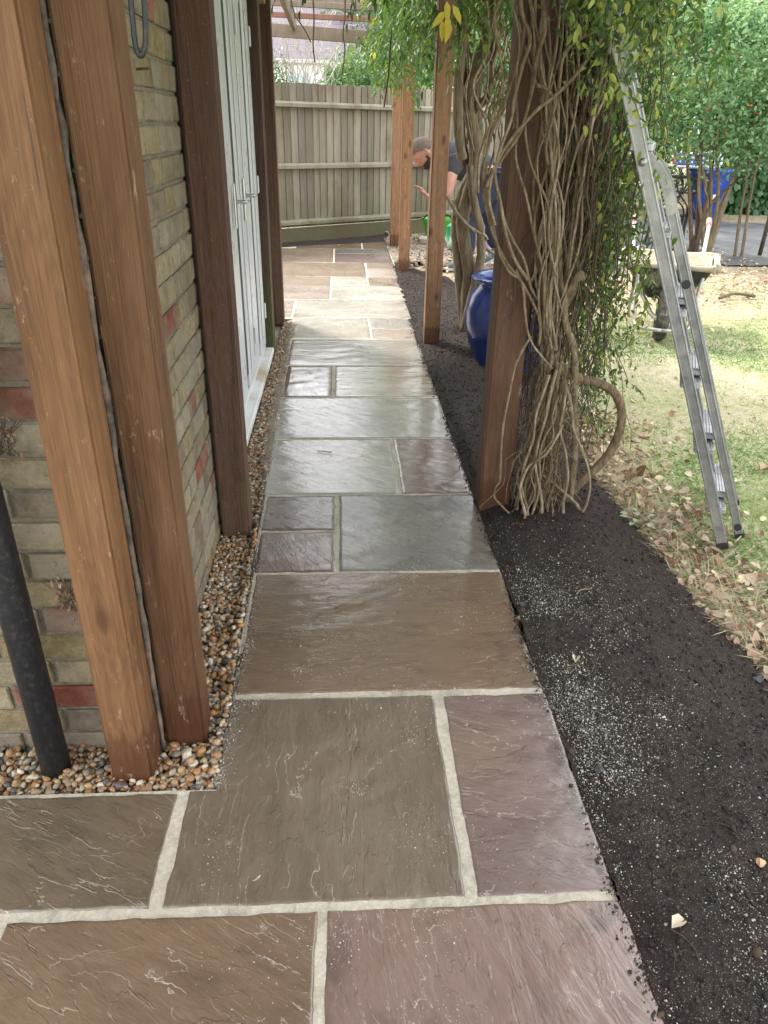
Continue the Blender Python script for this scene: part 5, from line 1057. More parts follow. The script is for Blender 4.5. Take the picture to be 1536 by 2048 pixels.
E_ = [('pelvis', 'belly'), ('belly', 'chest'), ('chest', 'top'), ('top', 'neck'), ('neck', 'nk2'), ('top', 'sl'), ('sl', 'el'), ('el', 'wl'), ('top', 'sr'), ('sr', 'er'), ('er', 'wr'), ('pelvis', 'hl'), ('hl', 'kl'), ('kl', 'al'), ('al', 'tl'), ('pelvis', 'hr'), ('hr', 'kr'), ('kr', 'ar'), ('ar', 'tr')]
bodym = skin_mesh(J, E_, 'pelvis')
# head
HC = Vector((1.240, 7.47, 1.130)); HS = 1.28; Rh = Matrix.Rotation(math.radians(-47), 3, 'Y')
def head_pt(v):
    x, y, z = v; c_ = np.array((x * 0.096, y * 0.076, z * 0.118))
    f = -x                                   # forward
    if z < 0: c_[1] *= 1 - 0.25 * min(1, -z); c_[0] *= 1 - 0.10 * (-z) if f < 0 else 1.0
    def g(dx, dz, sx, sz, sy=0.25, yy=0.0): return math.exp(-((z - dz) / sz) ** 2 - ((abs(y) - yy) / sy) ** 2) * (f > 0)
    c_[0] -= 0.036 * g(0, -0.18, 1, 0.15, 0.17) + 0.016 * g(0, 0.05, 1, 0.18, 0.12) + 0.006 * g(0, 0.24, 1, 0.08, 0.4) + 0.006 * g(0, -0.46, 1, 0.07, 0.22) + 0.014 * g(0, -0.78, 1, 0.18, 0.3)
    c_[0] += 0.008 * g(0, 0.08, 1, 0.10, 0.13, 0.33)
    return c_
def head_bm(sub=4, scale=1.0, sel=None, jit=0):
    bm = bmesh.new(); bmesh.ops.create_icosphere(bm, subdivisions=sub, radius=1.0); dirs = [tuple(v.co) for v in bm.verts]
    if sel: bmesh.ops.delete(bm, geom=[v for v in bm.verts if not sel(*v.co)], context='VERTS')
    for v in bm.verts:
        d_ = tuple(v.co); p_ = head_pt(d_) * scale; p_ = p_ * (1 + jit * (noise.noise(Vector(d_) * 9)))
        v.co = HC + Rh @ (Vector(p_) * HS)
    return bm
hm = bpy.data.meshes.new('h'); b_ = head_bm(); b_.to_mesh(hm); b_.free()
ears = []
for s in (-1, 1):
    b_ = bmesh.new(); bmesh.ops.create_icosphere(b_, subdivisions=3, radius=1)
    for v in b_.verts: v.co = HC + Rh @ (Vector((0.012 + v.co.x * 0.018 + 0.004 * v.co.z, s * (0.076 + 0.006 * (1 + v.co.x)) + v.co.y * 0.008, -0.002 + v.co.z * 0.032)) * HS)
    m_ = bpy.data.meshes.new('e'); b_.to_mesh(m_); b_.free(); ears.append(m_)
def hand(wrist, fwd, up, sc, side):
    f = Vector(fwd).normalized(); n_ = Vector(up).normalized(); s = f.cross(n_).normalized() * side; w = Vector(wrist); ms = []
    b_ = bmesh.new(); bmesh.ops.create_icosphere(b_, subdivisions=3, radius=1)
    for v in b_.verts: v.co = w + f * (0.045 + v.co.x * 0.055) * sc + s * v.co.y * 0.042 * sc + n_ * v.co.z * 0.016 * sc
    m_ = bpy.data.meshes.new('p'); b_.to_mesh(m_); b_.free(); ms.append(m_)
    for k, (off, L) in enumerate(((-0.030, 0.066), (-0.010, 0.078), (0.010, 0.073), (0.030, 0.058))):
        b0 = w + (f * 0.075 + s * off) * sc; b1 = b0 + (f * 0.45 * L + s * off * 0.12 - n_ * 0.15 * L) * sc; b2 = b1 + (f * 0.3 * L - n_ * 0.17 * L) * sc; b3 = b2 + (f * 0.2 * L - n_ * 0.18 * L) * sc
        ms.append(skin_mesh({'a': (b0, 0.0095 * sc), 'b': (b1, 0.009 * sc), 'c': (b2, 0.0082 * sc), 'd': (b3, 0.0072 * sc)}, [('a', 'b'), ('b', 'c'), ('c', 'd')], 'a', 1))
    t0 = w + (f * 0.025 - s * 0.03) * sc; t1 = t0 + (f * 0.03 - s * 0.03 - n_ * 0.01) * sc; t2 = t1 + (f * 0.032 - s * 0.008 - n_ * 0.012) * sc
    ms.append(skin_mesh({'a': (t0, 0.014 * sc), 'b': (t1, 0.011 * sc), 'c': (t2, 0.0085 * sc)}, [('a', 'b'), ('b', 'c')], 'a', 1)); return ms
hl = hand((1.262, 7.265, 0.727), (-0.62, -0.03, 0.72), (0.7, 0.1, 0.6), 1.22, 1); hr_ = hand((1.42, 7.66, 0.50), (-0.25, -0.2, -0.9), (-0.9, 0, 0.3), 1.2, -1)
bd = fuse([bodym, hm] + ears + hl + hr_, 0.0075); bd.materials.clear(); bd.materials.append(SKIN.m); bd.transform(Matrix.Translation(-MO)); add('body', bd, man)
def child_bm(name, bm, m_):
    for v in bm.verts: v.co -= MO
    o = bm_obj(name, bm, m_, man, None, True); return o
child_bm('hair', head_bm(4, 1.07, lambda x, y, z: z > 0.16 - 0.62 * max(x, -0.2) and not (x < -0.45 and z < 0.45), 0.05), HAIR)
child_bm('beard', head_bm(4, 1.06, lambda x, y, z: (z < -0.34 or (z < -0.12 and -0.28 < x < 0.0 and abs(y) > .7)) and x < 0.15 and z > -0.99 and not (x < -0.75 and -0.40 > z > -0.52 and abs(y) < .35) , 0.05), BEARD)
def cloth(name, keys, edges, root, grow, m_, extra=None):
    j = {k: (J[k][0], J[k][1] * 1.0 + grow) for k in keys}
    if extra: j.update(extra)
    me = skin_mesh(j, edges, root); me.transform(Matrix.Translation(-MO)); me.materials.clear(); me.materials.append(m_)
    for v in me.vertices: v.co += 0.012 * noise.noise_vector(v.co * 9)
    return add(name, me, man)
cloth('t_shirt', ['pelvis', 'belly', 'chest', 'top', 'sl', 'sr'], [('pelvis', 'belly'), ('belly', 'chest'), ('chest', 'top'), ('top', 'sl'), ('sl', 'e1'), ('top', 'sr'), ('sr', 'e2')], 'chest', 0.034, SHIRT, {'e1': ((1.50, 7.27, 0.90), 0.082), 'e2': ((1.47, 7.72, 0.92), 0.082), 'pelvis': ((1.96, 7.5, 0.93), 0.185)})
cloth('trousers', ['pelvis', 'hl', 'kl', 'hr', 'kr', 'ar'], [('pelvis', 'hl'), ('hl', 'kl'), ('kl', 'al'), ('pelvis', 'hr'), ('hr', 'kr'), ('kr', 'ar')], 'pelvis', 0.03, JEAN, {'al': ((1.76, 7.36, 0.13), 0.075), 'pelvis': ((1.98, 7.5, 0.88), 0.155)})
SHOE = flat_mat('grey_trainer', (0.12, 0.13, 0.14), 0.7, 0.3, 30); SOLE = flat_mat('pale_sole', (0.55, 0.53, 0.48), 0.8)
def shoe(heel, yaw, pitch, label):
    s_ = bpy.data.meshes.new('shoe'); R0 = Matrix.Translation(Vector(heel) - MO) @ Matrix.Rotation(yaw, 4, 'Z') @ Matrix.Rotation(pitch, 4, 'Y'); me = skin_mesh({'a': ((0.0, 0, 0.075), 0.055), 'b': ((-0.10, 0, 0.065), 0.055), 'c': ((-0.2, 0, 0.05), 0.05), 'd': ((-0.28, 0, 0.042), 0.036)}, [('a', 'b'), ('b', 'c'), ('c', 'd')], 'b')
    me.materials.clear(); me.materials.append(SHOE); me.transform(R0); so_ = add('shoe', me, man)
    b2 = bmesh.new(); bm_box(b2, -0.315, 0.045, -0.05, 0.05, 0.0, 0.028, 0.012, 2); bmesh.ops.transform(b2, matrix=R0, verts=b2.verts); bm_obj('sole', b2, SOLE, so_)
    for k in range(4):
        V, F = tube_data([(-0.11 - k * 0.035, -0.045, 0.085 - k * .006), (-0.11 - k * 0.035, -0.02, 0.118 - k * .011), (-0.11 - k * 0.035, 0.02, 0.118 - k * .011)], 0.006, 5); m_ = mesh_from('lace', V, F, SOLE, True); m_.transform(R0); add('lace', m_, so_)
shoe((1.80, 7.36, -0.02), 0.05, 0.0, ''); shoe((2.17, 7.64, 0.09), 0.1, -0.45, '')

# ------------------------------------------------------------------ planting and trees beyond
def crown_pts(c, R, nc, per, cr, g, shell=0.55, squash=None):
    u = rdir(g, nc); r = (shell + (1 - shell) * g.random(nc)) ; C_ = np.array(c) + u * r[:, None] * np.array(R) * (0.8 + 0.4 * g.random((nc, 1)))
    P = np.repeat(C_, per, axis=0) + g.normal(size=(nc * per, 3)) * cr * g.uniform(0.6, 1.3, (nc, 1)).repeat(per, 0)
    return C_, P, np.repeat(g.random(nc), per)
def shrub(name, label, cat, c, R, nc, per, cr, ls, mat, base, stems, group=None, wr=0.5, sd=1, droop=0.4, srad=0.03):
    g = np.random.default_rng(sd); e = empty(name, base, label, cat, group); O = np.array(base, float)
    C_, P, tn = crown_pts(c, R, nc, per, cr, g); k = P[:, 2] > 0.05; P, tn = P[k], tn[k]
    d = rdir(g, len(P)) * np.array([1, 1, 0.5]); d[:, 2] -= droop; up = rdir(g, len(P)) * 0.7; up[:, 2] += 0.8
    o = leaves('crown', P - O, d, up, g.uniform(0.6, 1.2, len(P)) * ls, mat, wr, np.clip(tn * 0.6 + g.random(len(P)) * 0.4, 0, 1), e, g); 
    lst = []
    for i in range(stems):
        t = C_[g.integers(0, len(C_))]; b = O + np.array([g.normal() * 0.12, g.normal() * 0.12, 0]); m = (b + t) / 2 + g.normal(size=3) * 0.12; m[2] = b[2] + (t[2] - b[2]) * 0.55
        m[:2] = b[:2] + (t[:2] - b[:2]) * 0.35 + g.normal(size=2) * .06
        q = catmull([b - O, m - O, t - O], 5)
        if i < 9: V, F = tube_data(q, [srad, srad * .7, srad * 0.35], 7, 0.05, g); add('trunk' if i == 0 else 'stem', mesh_from('stem', V, F, TWIG if srad < .03 else TRUNK, True), e)
        else: lst.append((q, srad * 0.3))
    if lst: tubes('branches', lst, TWIG, e, 4)
    return e
# rose with hips, growing out of the weed fabric edge
def berries(e, n, g, box_, mat, r=0.014):
    O = np.array(e.location); P = np.stack([g.uniform(*box_[0], n), g.uniform(*box_[1], n), g.uniform(*box_[2], n)], 1)
    tag(scatter_lumps('rose_hips', P - O, g.uniform(0.7, 1.2, n) * r, mat, g.random(n), e, g, 0.9), kind='stuff')
HIP = tint_mat('red_hip', [(0, (0.45, 0.03, 0.02)), (1, (0.65, 0.10, 0.03))], 0.3, 0, 0.1)
r1 = shrub('rose_bush', 'tall rose with red hips and bare stems standing behind the wheelbarrow', 'rose', (4.85, 8.75, 1.98), (1.15, 0.6, 0.98), 130, 120, 0.13, 0.062, ROSE, (4.90, 8.70, 0), 4, wr=0.55, sd=41, srad=0.028)
berries(r1, 80, np.random.default_rng(5), ((3.9, 5.9), (8.1, 8.6), (1.2, 2.8)), HIP)
for i, P_ in enumerate(([(5.032,8.700,-0.015),(4.964,8.700,0.392),(4.834,8.700,0.849),(4.587,8.700,1.229),(4.434,8.700,1.595)], [(5.058,8.700,-0.015),(5.067,8.700,0.393),(5.017,8.700,0.796),(4.907,8.700,1.181),(4.866,8.700,1.808)], [(5.081,8.700,-0.003),(5.153,8.700,0.627),(5.195,8.700,1.021),(5.231,8.700,1.558),(5.264,8.700,2.115)], [(4.970,8.600,-0.001),(4.866,8.600,0.343),(4.732,8.600,0.742),(4.664,8.600,1.180)], [(5.116,8.800,-0.011),(5.134,8.800,0.501),(5.260,8.800,0.906),(5.385,8.800,1.403),(5.522,8.800,1.721)], [(5.045,8.700,-0.015),(4.989,8.700,0.451),(4.896,8.700,0.906),(4.740,8.700,1.445)])):
    V, F = tube_data(catmull([np.array(p) - np.array((4.90, 8.70, 0)) for p in [tuple(np.array(P_[0]) - (0, 0, .1))] + P_], 4), [0.034, 0.026, 0.021, 0.013], 8, 0.08, rng); add('stem', mesh_from('stem', V, F, bpy.data.materials['wisteria_trunk_bark'], True), r1)
r2 = shrub('rose_bush', 'rose with arching leafy stems at the right edge of the black fabric', 'rose', (6.15, 8.6, 2.1), (0.7, 0.6, 0.95), 60, 110, 0.14, 0.062, ROSE, (5.75, 8.55, 0), 2, wr=0.55, sd=42, srad=0.025)
berries(r2, 22, np.random.default_rng(6), ((5.6, 6.4), (8.0, 8.5), (1.3, 2.8)), HIP)
for P_ in ([(5.344,8.550,0.028),(5.296,8.550,0.528),(5.268,8.550,1.029),(5.190,8.550,1.607),(5.122,8.550,2.198)], [(5.407,8.500,0.066),(5.354,8.500,0.647),(5.334,8.500,1.194),(5.292,8.500,1.710)]):
    V, F = tube_data(catmull([np.array(p) - np.array((5.75, 8.55, 0)) for p in [tuple(np.array(P_[0]) - (0, 0, .1))] + P_], 4), [0.022, 0.015, 0.009], 8, 0.08, rng); add('stem', mesh_from('stem', V, F, bpy.data.materials['wisteria_trunk_bark'], True), r2)
# ivy-like hedge at the end of the garden
g = np.random.default_rng(9); iv = empty('leafy_hedge', (9.6, 14.2, 0), 'wall of large glossy heart shaped leaves at the end of the garden', 'hedge'); n = 9000
P = np.stack([g.uniform(7.6, 12.5, n), 13.75 + 0.35 * g.random(n) , g.uniform(-0.02, 3.2, n)], 1); d = rdir(g, n) * .5; d[:, 2] -= 1.0; up = np.tile((0.0, -1.0, 0.35), (n, 1)) + rdir(g, n) * 0.4
leaves('foliage', P - np.array(iv.location), d, up, g.uniform(0.09, 0.17, n), IVY, 0.8, fbm(P[:, 0] * 3, P[:, 2] * 3, 4) * .7 + g.random(n) * .3, iv, g)['kind'] = 'stuff'
box('hedge_shade_box', -2.0, 6, 0.0, 0.6, -0.05, 3.3, flat_mat('shade_green', (0.012, 0.03, 0.012), 1), iv, 0)  # near-black box painted as the shade deep between the hedge leaves
shr = [  # name, label, centre, radii, base, nc, per
 ('shrub', 'dark green shrub crowding behind the patio table', (5.6, 14.6, 1.2), (1.5, 0.9, 1.3), (5.6, 14.8, 0), 150, 110, 0.17, 0.085, SHRUB),
 ('shrub', 'loose pale green shrub above the blue bin', (7.9, 14.2, 2.3), (1.4, 0.9, 1.4), (7.9, 14.6, 0), 130, 110, 0.18, 0.085, ROSE),
 ('shrub', 'low bright shrub under the climber beyond the slate chippings', (3.6, 13.0, 0.9), (1.0, 0.8, 1.0), (3.6, 13.2, 0), 90, 100, 0.15, 0.07, SHRUB),
 ('small_tree', 'bushy green tree behind the right end of the fence', (3.9, 14.8, 2.6), (1.6, 1.0, 1.6), (3.9, 15.0, 0), 150, 110, 0.2, 0.09, SHRUB),
 ('small_tree', 'light green tree overhanging the rose at the top of the garden', (6.4, 15.5, 3.9), (2.4, 1.2, 1.8), (6.2, 15.8, 0), 190, 120, 0.24, 0.10, ROSE),
 ('small_tree', 'pale green tree at the far right corner of the garden', (9.8, 15.2, 3.8), (2.2, 1.2, 1.9), (9.8, 15.6, 0), 170, 110, 0.24, 0.10, SHRUB),
 ('shrub', 'blue green bush showing over the left part of the fence', (-1.3, 13.2, 1.9), (0.9, 0.7, 0.85), (-1.3, 13.4, 0), 90, 110, 0.13, 0.055, IVY),
 ('shrub', 'green bush over the middle of the fence in front of the white shed', (1.0, 14.3, 1.9), (1.0, 0.7, 0.72), (1.0, 14.5, 0), 100, 110, 0.14, 0.06, SHRUB),
 ('shrub', 'bright bush behind the far posts over the fence', (2.2, 13.2, 2.3), (0.9, 0.8, 1.15), (2.2, 13.4, 0), 110, 110, 0.15, 0.06, ROSE),
 ('shrub', 'low yellow green hedge top just over the fence boards', (0.4, 12.6, 1.45), (1.3, 0.4, 0.42), (0.4, 12.7, 0), 70, 110, 0.09, 0.045, ROSE)]
for i, (nm, lb, c_, R2_, b_, nc, per, cr, ls, mt) in enumerate(shr): shrub(nm, lb, 'tree' if 'tree' in nm else 'shrub', c_, R2_, nc, per, cr, ls, mt, b_, 12, sd=60 + i, srad=0.035)
bt_ = empty('bare_shrub', (-0.3, 13.6, 0), 'shrub with bare pale twigs rising above the left part of the fence', 'shrub'); g = np.random.default_rng(8); lst = []
for i in range(60):
    a = np.array((g.normal() * .3, g.normal() * .1, 1.2)); b = np.array((g.uniform(-0.7, 0.8), g.normal() * .3, g.uniform(2.2, 3.25))); m = (a + b) / 2 + g.normal(size=3) * .12; lst.append((catmull([a, m, b, b + g.normal(size=3) * (.2, .1, .12)], 4), g.uniform(.003, .009)))
PTW = bark_mat('pale_twig', (0.3, 0.28, 0.25), (0.45, 0.42, 0.38), (0.6, 0.57, 0.52)); tubes('twigs', lst, PTW, bt_, 4); tube('trunk', [(0, 0, 0), (0.02, 0, .6), (0, 0, 1.3)], [.05, .04, .02], PTW, bt_, 8)
# far trees closing the view
for i, (x, y, z, lb) in enumerate(((12.5, 20, 3.2, 'large green tree far off to the right beyond the garden'), (6.5, 22, 3.4, 'tall green tree far beyond the patio table'), (-6.0, 27, 3.5, 'dark green tree beyond the neighbouring house on the left'), (2.3, 27, 3.6, 'tall green tree far beyond the fence posts'), (17, 15, 3.2, 'wide green tree beyond the right side of the garden'), (11, 27, 4.5, 'tallest green tree on the skyline to the right'))):
    shrub('far_tree', lb, 'tree', (x, y, z + 1), (3.0, 2.0, 3.6), 170, 100, 0.42, 0.20, SHRUB, (x, y, -.05), 8, sd=90 + i, srad=0.1)
# right-hand side boundary hedge
shrub('hedge', 'long green boundary hedge down the right side of the lawn', 'hedge', (12.5, 8.0, 1.2), (1.0, 6.5, 1.6), 300, 70, 0.3, 0.14, SHRUB, (12.5, 8, 0), 6, sd=120, srad=0.05)

# neighbouring house and white shed beyond the fence
nh = empty('neighbour_house', (-1.5, 24, 0), 'neighbouring house with a mauve grey tiled roof beyond the fence', 'house')
TH = MT('brown_hung_tile', 0.85); v = TH.node('ShaderNodeNewGeometry').outputs['Position']; n_ = TH.noise(v, 9, 5, 0.7); zz = TH.math('FRACT', TH.math('MULTIPLY', TH.sep(v, 2), 5.5)); c = TH.ramp(n_, [(0.3, (0.14, 0.075, 0.06)), (0.7, (0.26, 0.15, 0.12))]); TH.col(TH.mix(TH.ramp(zz, [(0, 0.6), (0.12, 0.0)]), c, (0.04, 0.025, 0.02))); TH.bump(zz, 0.5, 0.03)
MR = MT('mauve_roof_tile', 0.8); v = MR.node('ShaderNodeNewGeometry').outputs['Position']; zz = MR.math('FRACT', MR.math('MULTIPLY', MR.sep(v, 2), 5.0)); MR.col(MR.mix(MR.ramp(zz, [(0, 0.7), (0.15, 0.0)]), (0.20, 0.165, 0.20), (0.1, 0.085, 0.1))); MR.bump(zz, .5, .03)
box('wall', -5, 4.5, 0.6, 8, -0.1, 2.95, TH.m, nh, 0)
bm = bmesh.new(); V_ = [bm.verts.new(p) for p in ((-5.3, 0.2, 2.95), (4.8, 0.2, 2.95), (4.8, 4.3, 6.6), (-5.3, 4.3, 6.6), (4.8, 8.4, 2.95), (-5.3, 8.4, 2.95))]; bm.faces.new((V_[0], V_[1], V_[2], V_[3])); bm.faces.new((V_[3], V_[2], V_[4], V_[5])); bm.faces.new((V_[1], V_[4], V_[2])); bm.faces.new((V_[0], V_[3], V_[5])); bm_obj('roof', bm, MR.m, nh)
box('fascia', -5.3, 4.8, 0.14, 0.195, 2.84, 2.98, flat_mat('white_fascia', (0.6, 0.58, 0.56), .6), nh, 0)
for x_ in (-3.2, 0.2, 2.8):
    f = box('window', x_ - 0.6, x_ + 0.6, 0.54, 0.598, 1.2, 2.3, UPVC, nh, 0.01); box('pane', x_ - 0.52, x_ - 0.03, 0.51, 0.538, 1.28, 2.22, GLASS.m, f, 0); box('pane', x_ + 0.03, x_ + 0.52, 0.51, 0.538, 1.28, 2.22, GLASS.m, f, 0)
sd_ = empty('white_shed', (-0.75, 19.5, 0), 'small white garden building with a pale window beyond the fence', 'shed')
WS = flat_mat('white_render', (0.72, 0.72, 0.70), .8, .05, 6); box('wall', -0.95, 0.75, 0, 2, -0.1, 2.62, WS, sd_, 0.01); box('roof', -1.1, 0.9, -0.12, 2.1, 2.622, 2.70, flat_mat('pale_roof_edge', (0.6, 0.6, 0.58), .7), sd_, 0.01)
f = box('window', -0.1, 0.42, -0.03, -0.003, 1.95, 2.38, flat_mat('pale_blue_frame', (0.4, 0.55, 0.62), .4), sd_, 0.005); box('pane', -0.05, 0.37, -0.045, -0.032, 2.0, 2.33, flat_mat('pale_pane', (0.5, 0.62, 0.66), .15), f, 0)

# ------------------------------------------------------------------ grass, litter
g = np.random.default_rng(77)
n = 240000; x = 1.55 + g.random(n) ** 1.3 * 4.4; y = 0.2 + g.random(n) ** 1.15 * 7.6
se = soil_edge(y); den = smooth(0.0, 0.45, x - se) * 0.8 + 0.1; green = fbm(x * 0.9 + 3, y * 0.9, 55); far = smooth(3.7, 5.2, y + 1.5 * (green - 0.5))
k = (x > se + 0.02) & (g.random(n) < den * (1 - 0.75 * far) * (0.35 + 1.1 * smooth(0.35, 0.6, green))); x, y, green, far = x[k], y[k], green[k], far[k]
P = np.stack([x, y, lawn_z(x, y) - 0.003], 1); d = g.normal(size=(len(x), 3)) * 0.9; d[:, 2] = 0.55; L = g.uniform(0.014, 0.04, len(x))
tint = np.clip(0.75 - 1.15 * smooth(0.32, 0.62, green) + 0.35 * far + g.normal(size=len(x)) * 0.22 + 0.25 * smooth(0.5, 0.1, x - soil_edge(y)), 0, 1)
tag(leaves('grass', P, d, rdir(g, len(x)), L, GRASS, 0.13, tint, None, g), kind='stuff')
# straw and long dead grass by the bed edge
n = 3800; y = g.uniform(-0.6, 2.4, n); x = soil_edge(y) + np.abs(g.normal(0, 0.16, n)) + 0.0; P = np.stack([x, y, lawn_z(x, y) + 0.004 + 0.01 * g.random(n)], 1); P[:, 2] = np.maximum(P[:, 2], -0.04); d = rdir(g, n); d[:, 2] = np.abs(d[:, 2]) * 0.25
tag(leaves('dead_grass', P, d, np.tile((0, 0, 1.0), (n, 1)), g.uniform(0.04, 0.12, n), STRAW, 0.026, g.random(n), None, g), kind='stuff')
def litter(name, x, y, L, tint, zf=lawn_z, dz=0.012):
    n = len(x); P = np.stack([x, y, np.maximum(zf(x, y), -0.05) + dz * g.random(n) + 0.004], 1); d = rdir(g, n); d[:, 2] *= 0.25; up = rdir(g, n) * 0.85; up[:, 2] += 1; V, F = leaf_arrays(P, d, up, L, 0.75)
    c_ = P.repeat(6, 0); off = V - c_; V[:, 2] += np.linalg.norm(off, axis=1) ** 2 / L.repeat(6) * g.uniform(-0.25, 0.6, n).repeat(6)
    me = mesh_from(name, V, F, DRYLEAF); at = me.attributes.new('tint', 'FLOAT', 'POINT'); at.data.foreach_set('value', np.repeat(tint, 6).astype(np.float32)); return tag(add(name, me), kind='stuff')
n = 2100; y = g.uniform(0.55, 2.9, n); x = soil_edge(y) - 0.02 + g.gamma(1.6, 0.11, n) * (1 + 0.3 * (y < 1.8)); litter('leaf_litter', x, y, g.gamma(6, 0.0044, n), g.random(n))
n = 2600; y = g.uniform(5.6, 9.6, n); x = g.uniform(1.5, 5.5, n); k = x > soil_edge(y); litter('far_leaf_litter', x[k], y[k], g.uniform(0.02, 0.05, k.sum()), g.random(k.sum()), dz=0.02)
n = 260; y = g.uniform(0.8, 7, n); x = g.uniform(1.7, 4.5, n); k = x > soil_edge(y) + .05; litter('scattered_lawn_leaves', x[k], y[k], g.uniform(0.02, 0.05, k.sum()), g.random(k.sum()))
n = 420; y = g.uniform(0.35, 4.9, n); x = g.uniform(-0.10, 0.03, n); k = (y > 1.6) | (g.random(n) < .25); litter('gravel_leaf_debris', x[k], y[k], g.uniform(0.008, 0.022, k.sum()), g.random(k.sum()) * .9, lambda X, Y: gz(X, Y) + 0.022, .01)
# soil and rubble under the man and along the fence foot
def rz(X, Y): return -0.035 + 0.05 * fbm(X * 3, Y * 3, 81) + 0.02 * fbm(X * 14, Y * 14, 82)
RUBM = flat_mat('dusty_litter_ground', (0.15, 0.12, 0.09), .95, .5, 16, bump=.5, dirt=(0.30, 0.25, 0.19))
tag(grid_sheet('rubble_ground', np.arange(0.96, 3.4, 0.03), np.arange(7.0, 11.6, 0.03), rz, RUBM, None, lambda x, y: (y > 7.3 + 0.3 * (x > 1.5) * 0 + 0.5 * (x < 1.3)) & (y < 9.75 + 0.64 * (x - .9) )), kind='structure')
n = 1500; x = g.uniform(1.0, 3.3, n); y = g.uniform(7.3, 10.3, n); tag(scatter_lumps('small_rubble', np.stack([x, y, rz(x, y) + .005], 1), g.uniform(0.006, 0.022, n), tint_mat('rubble_bit', [(0, (0.08, 0.065, 0.05)), (.7, (0.3, 0.24, 0.18)), (1, (0.55, 0.5, 0.43))], .9), g.random(n), None, g), kind='stuff')
tag(grid_sheet('fence_foot_soil', np.arange(-1.6, 1.3, 0.03), np.arange(7.6, 10.4, 0.03), lambda X, Y: -0.03 + 0.03 * fbm(X * 7, Y * 7, 91), SOIL, None, lambda x, y: (y > 8.93 + .42 * x) & (y < 9.58 + .66 * x) ), kind='structure')
back = grid_sheet('shingle_yard', np.arange(-2.6, -0.28, 0.1), np.arange(5.05, 9, 0.1), lambda X, Y: -0.03 + 0.01 * fbm(X * 5, Y * 5, 3), SAND, None, lambda x, y: (x < -0.72)); tag(back, kind='structure')

for P0, nn, lb, sx in (((-0.257,0.460,0.436), 60, 'tangle of dry leaves and roots caught beside the first brown post', 0.014), ((-0.307,0.455,0.812), 40, 'clump of dry leaves stuck to the brick wall above the black pipe', 0.016), ((-0.073,1.560,0.119), 24, 'little brown dry leaf cluster at the foot of the dark post', 0.008)):
    cl_ = empty('dry_leaf_clump', P0, lb, 'dry leaves'); P = g.normal(size=(nn, 3)) * (sx, 0.006, sx * 1.9); d = rdir(g, nn); leaves('leaves', P, d, rdir(g, nn), g.uniform(0.008, 0.02, nn), DRYLEAF, 0.4, g.random(nn) * .6, cl_, g)['kind'] = 'stuff'
    tubes('rootlets', [([np.array((g.normal() * sx, 0, -0.03)), np.array((g.normal() * sx, g.normal() * .008, 0.0)), np.array((g.normal() * sx * 1.5, -0.004, 0.045))], 0.0007) for k in range(14)], TWIG, cl_, 4)['kind'] = 'stuff'
# single things lying about
def one_leaf(loc, L, tint, rot, label, name='fallen_leaf', curl=0.3):
    V = LEAF_V * (L, L * 0.55, L * 2.2); V = np.array(V); V[:, 2] += curl * L * np.abs(V[:, 1] / L) 
    q = Matrix.Rotation(rot, 3, 'Z'); V2 = [q @ Vector(p) for p in V]; me = mesh_from(name, V2, LEAF_F, DRYLEAF); at = me.attributes.new('tint', 'FLOAT', 'POINT'); at.data.foreach_set('value', np.full(6, tint, np.float32))
    return tag(add(name, me, None, loc), label, 'leaf')
def sz(x, y): return float(soil_z(np.array(x), np.array(y)))
one_leaf((1.024, 0.692, sz(1.024, 0.692) + 0.006), 0.042, 0.86, 1.2, 'pale yellow curled leaf alone on the dark soil near the brown slab')
one_leaf((0.925, 0.923, 0.002), 0.036, 0.80, 2.2, 'small tan leaf lying on the edge of the big brown slab')
one_leaf((0.985, -0.095, sz(.985, -.095) + 0.008), 0.044, 0.85, 0.5, 'curled tan leaf on the soil nearest the bottom of the picture')
one_leaf((2.32, 2.10, -0.02), 0.085, 0.45, 0.6, 'large mauve brown leaf on the grass right of the ladder')
DST = flat_mat('dark_pebble', (0.05, 0.05, 0.055), 0.6, .3, 40); TST = flat_mat('tan_pebble', (0.45, 0.28, 0.15), 0.5, .3, 60)
for lc, r, m_, lb in (((0.973, 0.304), 0.012, DST, 'small dark stone on the soil beside the mauve slab'), ((1.563, 0.663), 0.016, DST, 'dark lump of stone at the outer edge of the soil'), ((0.938, 0.984), 0.014, DST, 'dark round stone beside the big brown slab'), ((1.242, 0.048), 0.0125, TST, 'orange tan pebble alone on the soil at the right')):
    crumple('stone', (lc[0], lc[1], sz(*lc) - 0.002), (r * 1.2, r, r * 0.8), m_, lb, 'stone', int(r * 9000))
sp = empty('dry_seed_sprig', (0.279, 2.286, 0.001), 'little dry seed sprig lying on the grey slab', 'sprig')
tube('stalk', [(-0.035, 0.01, 0.003), (0, 0, 0.006), (0.03, -0.012, 0.004)], 0.0018, TWIG, sp, 5)
for k in range(7):
    V, F = leaf_arrays(np.array([[-0.03 + k * 0.01, 0.008 - k * 0.003, 0.005]]), rng.normal(size=(1, 3)) * (1, 1, .4), np.array([[0, 0, 1.0]]), np.array([0.016]), 0.5); me = mesh_from('seed_case', V, F, DRYLEAF); at = me.attributes.new('tint', 'FLOAT', 'POINT'); at.data.foreach_set('value', np.full(6, 0.8, np.float32)); add('seed_case', me, sp)
pl = empty('green_seedling', (1.53, 1.56, sz(1.53, 1.56) if 1.53 < float(soil_edge(1.56)) else -0.03), 'small green seedling sprouting at the edge of the soil by the leaf litter', 'plant')
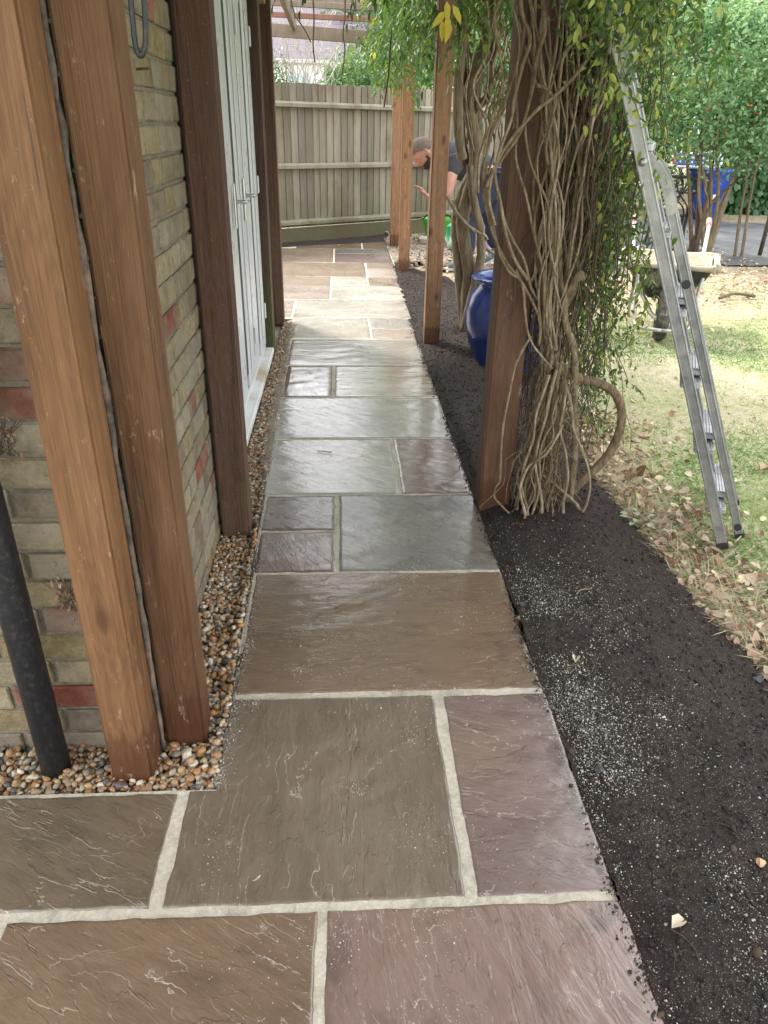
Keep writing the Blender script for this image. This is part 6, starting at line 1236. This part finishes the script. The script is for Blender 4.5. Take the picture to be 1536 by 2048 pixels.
for k in range(4): tube('stalk', [(0, 0, 0), (0.02 * math.cos(k * 1.7), 0.02 * math.sin(k * 1.7), 0.03), (0.055 * math.cos(k * 1.7), 0.05 * math.sin(k * 1.7), 0.045 + 0.01 * k)], 0.0012, JASMINE, pl, 4)
for k in range(9):
    a = k * 1.3; V, F = leaf_arrays(np.array([[0.045 * math.cos(a), 0.045 * math.sin(a), 0.04 + 0.004 * k]]), np.array([[math.cos(a), math.sin(a), 0.1]]), np.array([[0, 0, 1.0]]), np.array([0.030]), 0.7); me = mesh_from('leaf', V, F, ROSE); at = me.attributes.new('tint', 'FLOAT', 'POINT'); at.data.foreach_set('value', np.full(6, 0.8, np.float32)); add('leaf', me, pl)
tube_s = tube('pale_root', [(1.12, 1.02, sz(1.12, 1.02) + .004), (1.14, 1.035, sz(1.14, 1.035) + .008), (1.175, 1.04, sz(1.175, 1.04) + .004)], 0.0022, VINE, None, 6); tag(tube_s, 'short pale stick lying on the soil in front of the climber', 'stick')
for k, P_ in enumerate(((( 2.62, 6.2), (3.0, 6.15)), ((3.5, 6.3), (3.95, 6.55)), ((3.9, 5.9), (4.3, 6.0)))):
    (a, b), (c_, d_) = P_; tag(tube('fallen_branch', [(a, b, 0.0), ((a + c_) / 2, (b + d_) / 2 + 0.06, 0.02), (c_, d_, 0.0)], 0.016, TRUNK, None, 7, 0.1, rng), ['short fallen branch on the litter left of the wheelbarrow', 'curved fallen branch on the litter right of the wheelbarrow', 'fallen branch on bare ground in front of the rose stems'][k], 'branch')

# things of one kind share a group
GROUPS = {'far_tree': 'far trees beyond the garden', 'small_tree': 'small trees at the end of the garden', 'shrub': 'shrubs behind the fence and furniture', 'rose_bush': 'rose bushes with red hips', 'compost_bag': 'compost bags beside the man',
          'stone': 'odd stones lying about', 'fallen_leaf': 'single fallen leaves', 'fallen_branch': 'fallen branches on the litter', 'dry_leaf_clump': 'clumps of dry leaves against the wall'}
for o in S.objects:
    k = o.name.split('.')[0]
    if o.parent is None and k in GROUPS and 'label' in o: o['group'] = GROUPS[k]
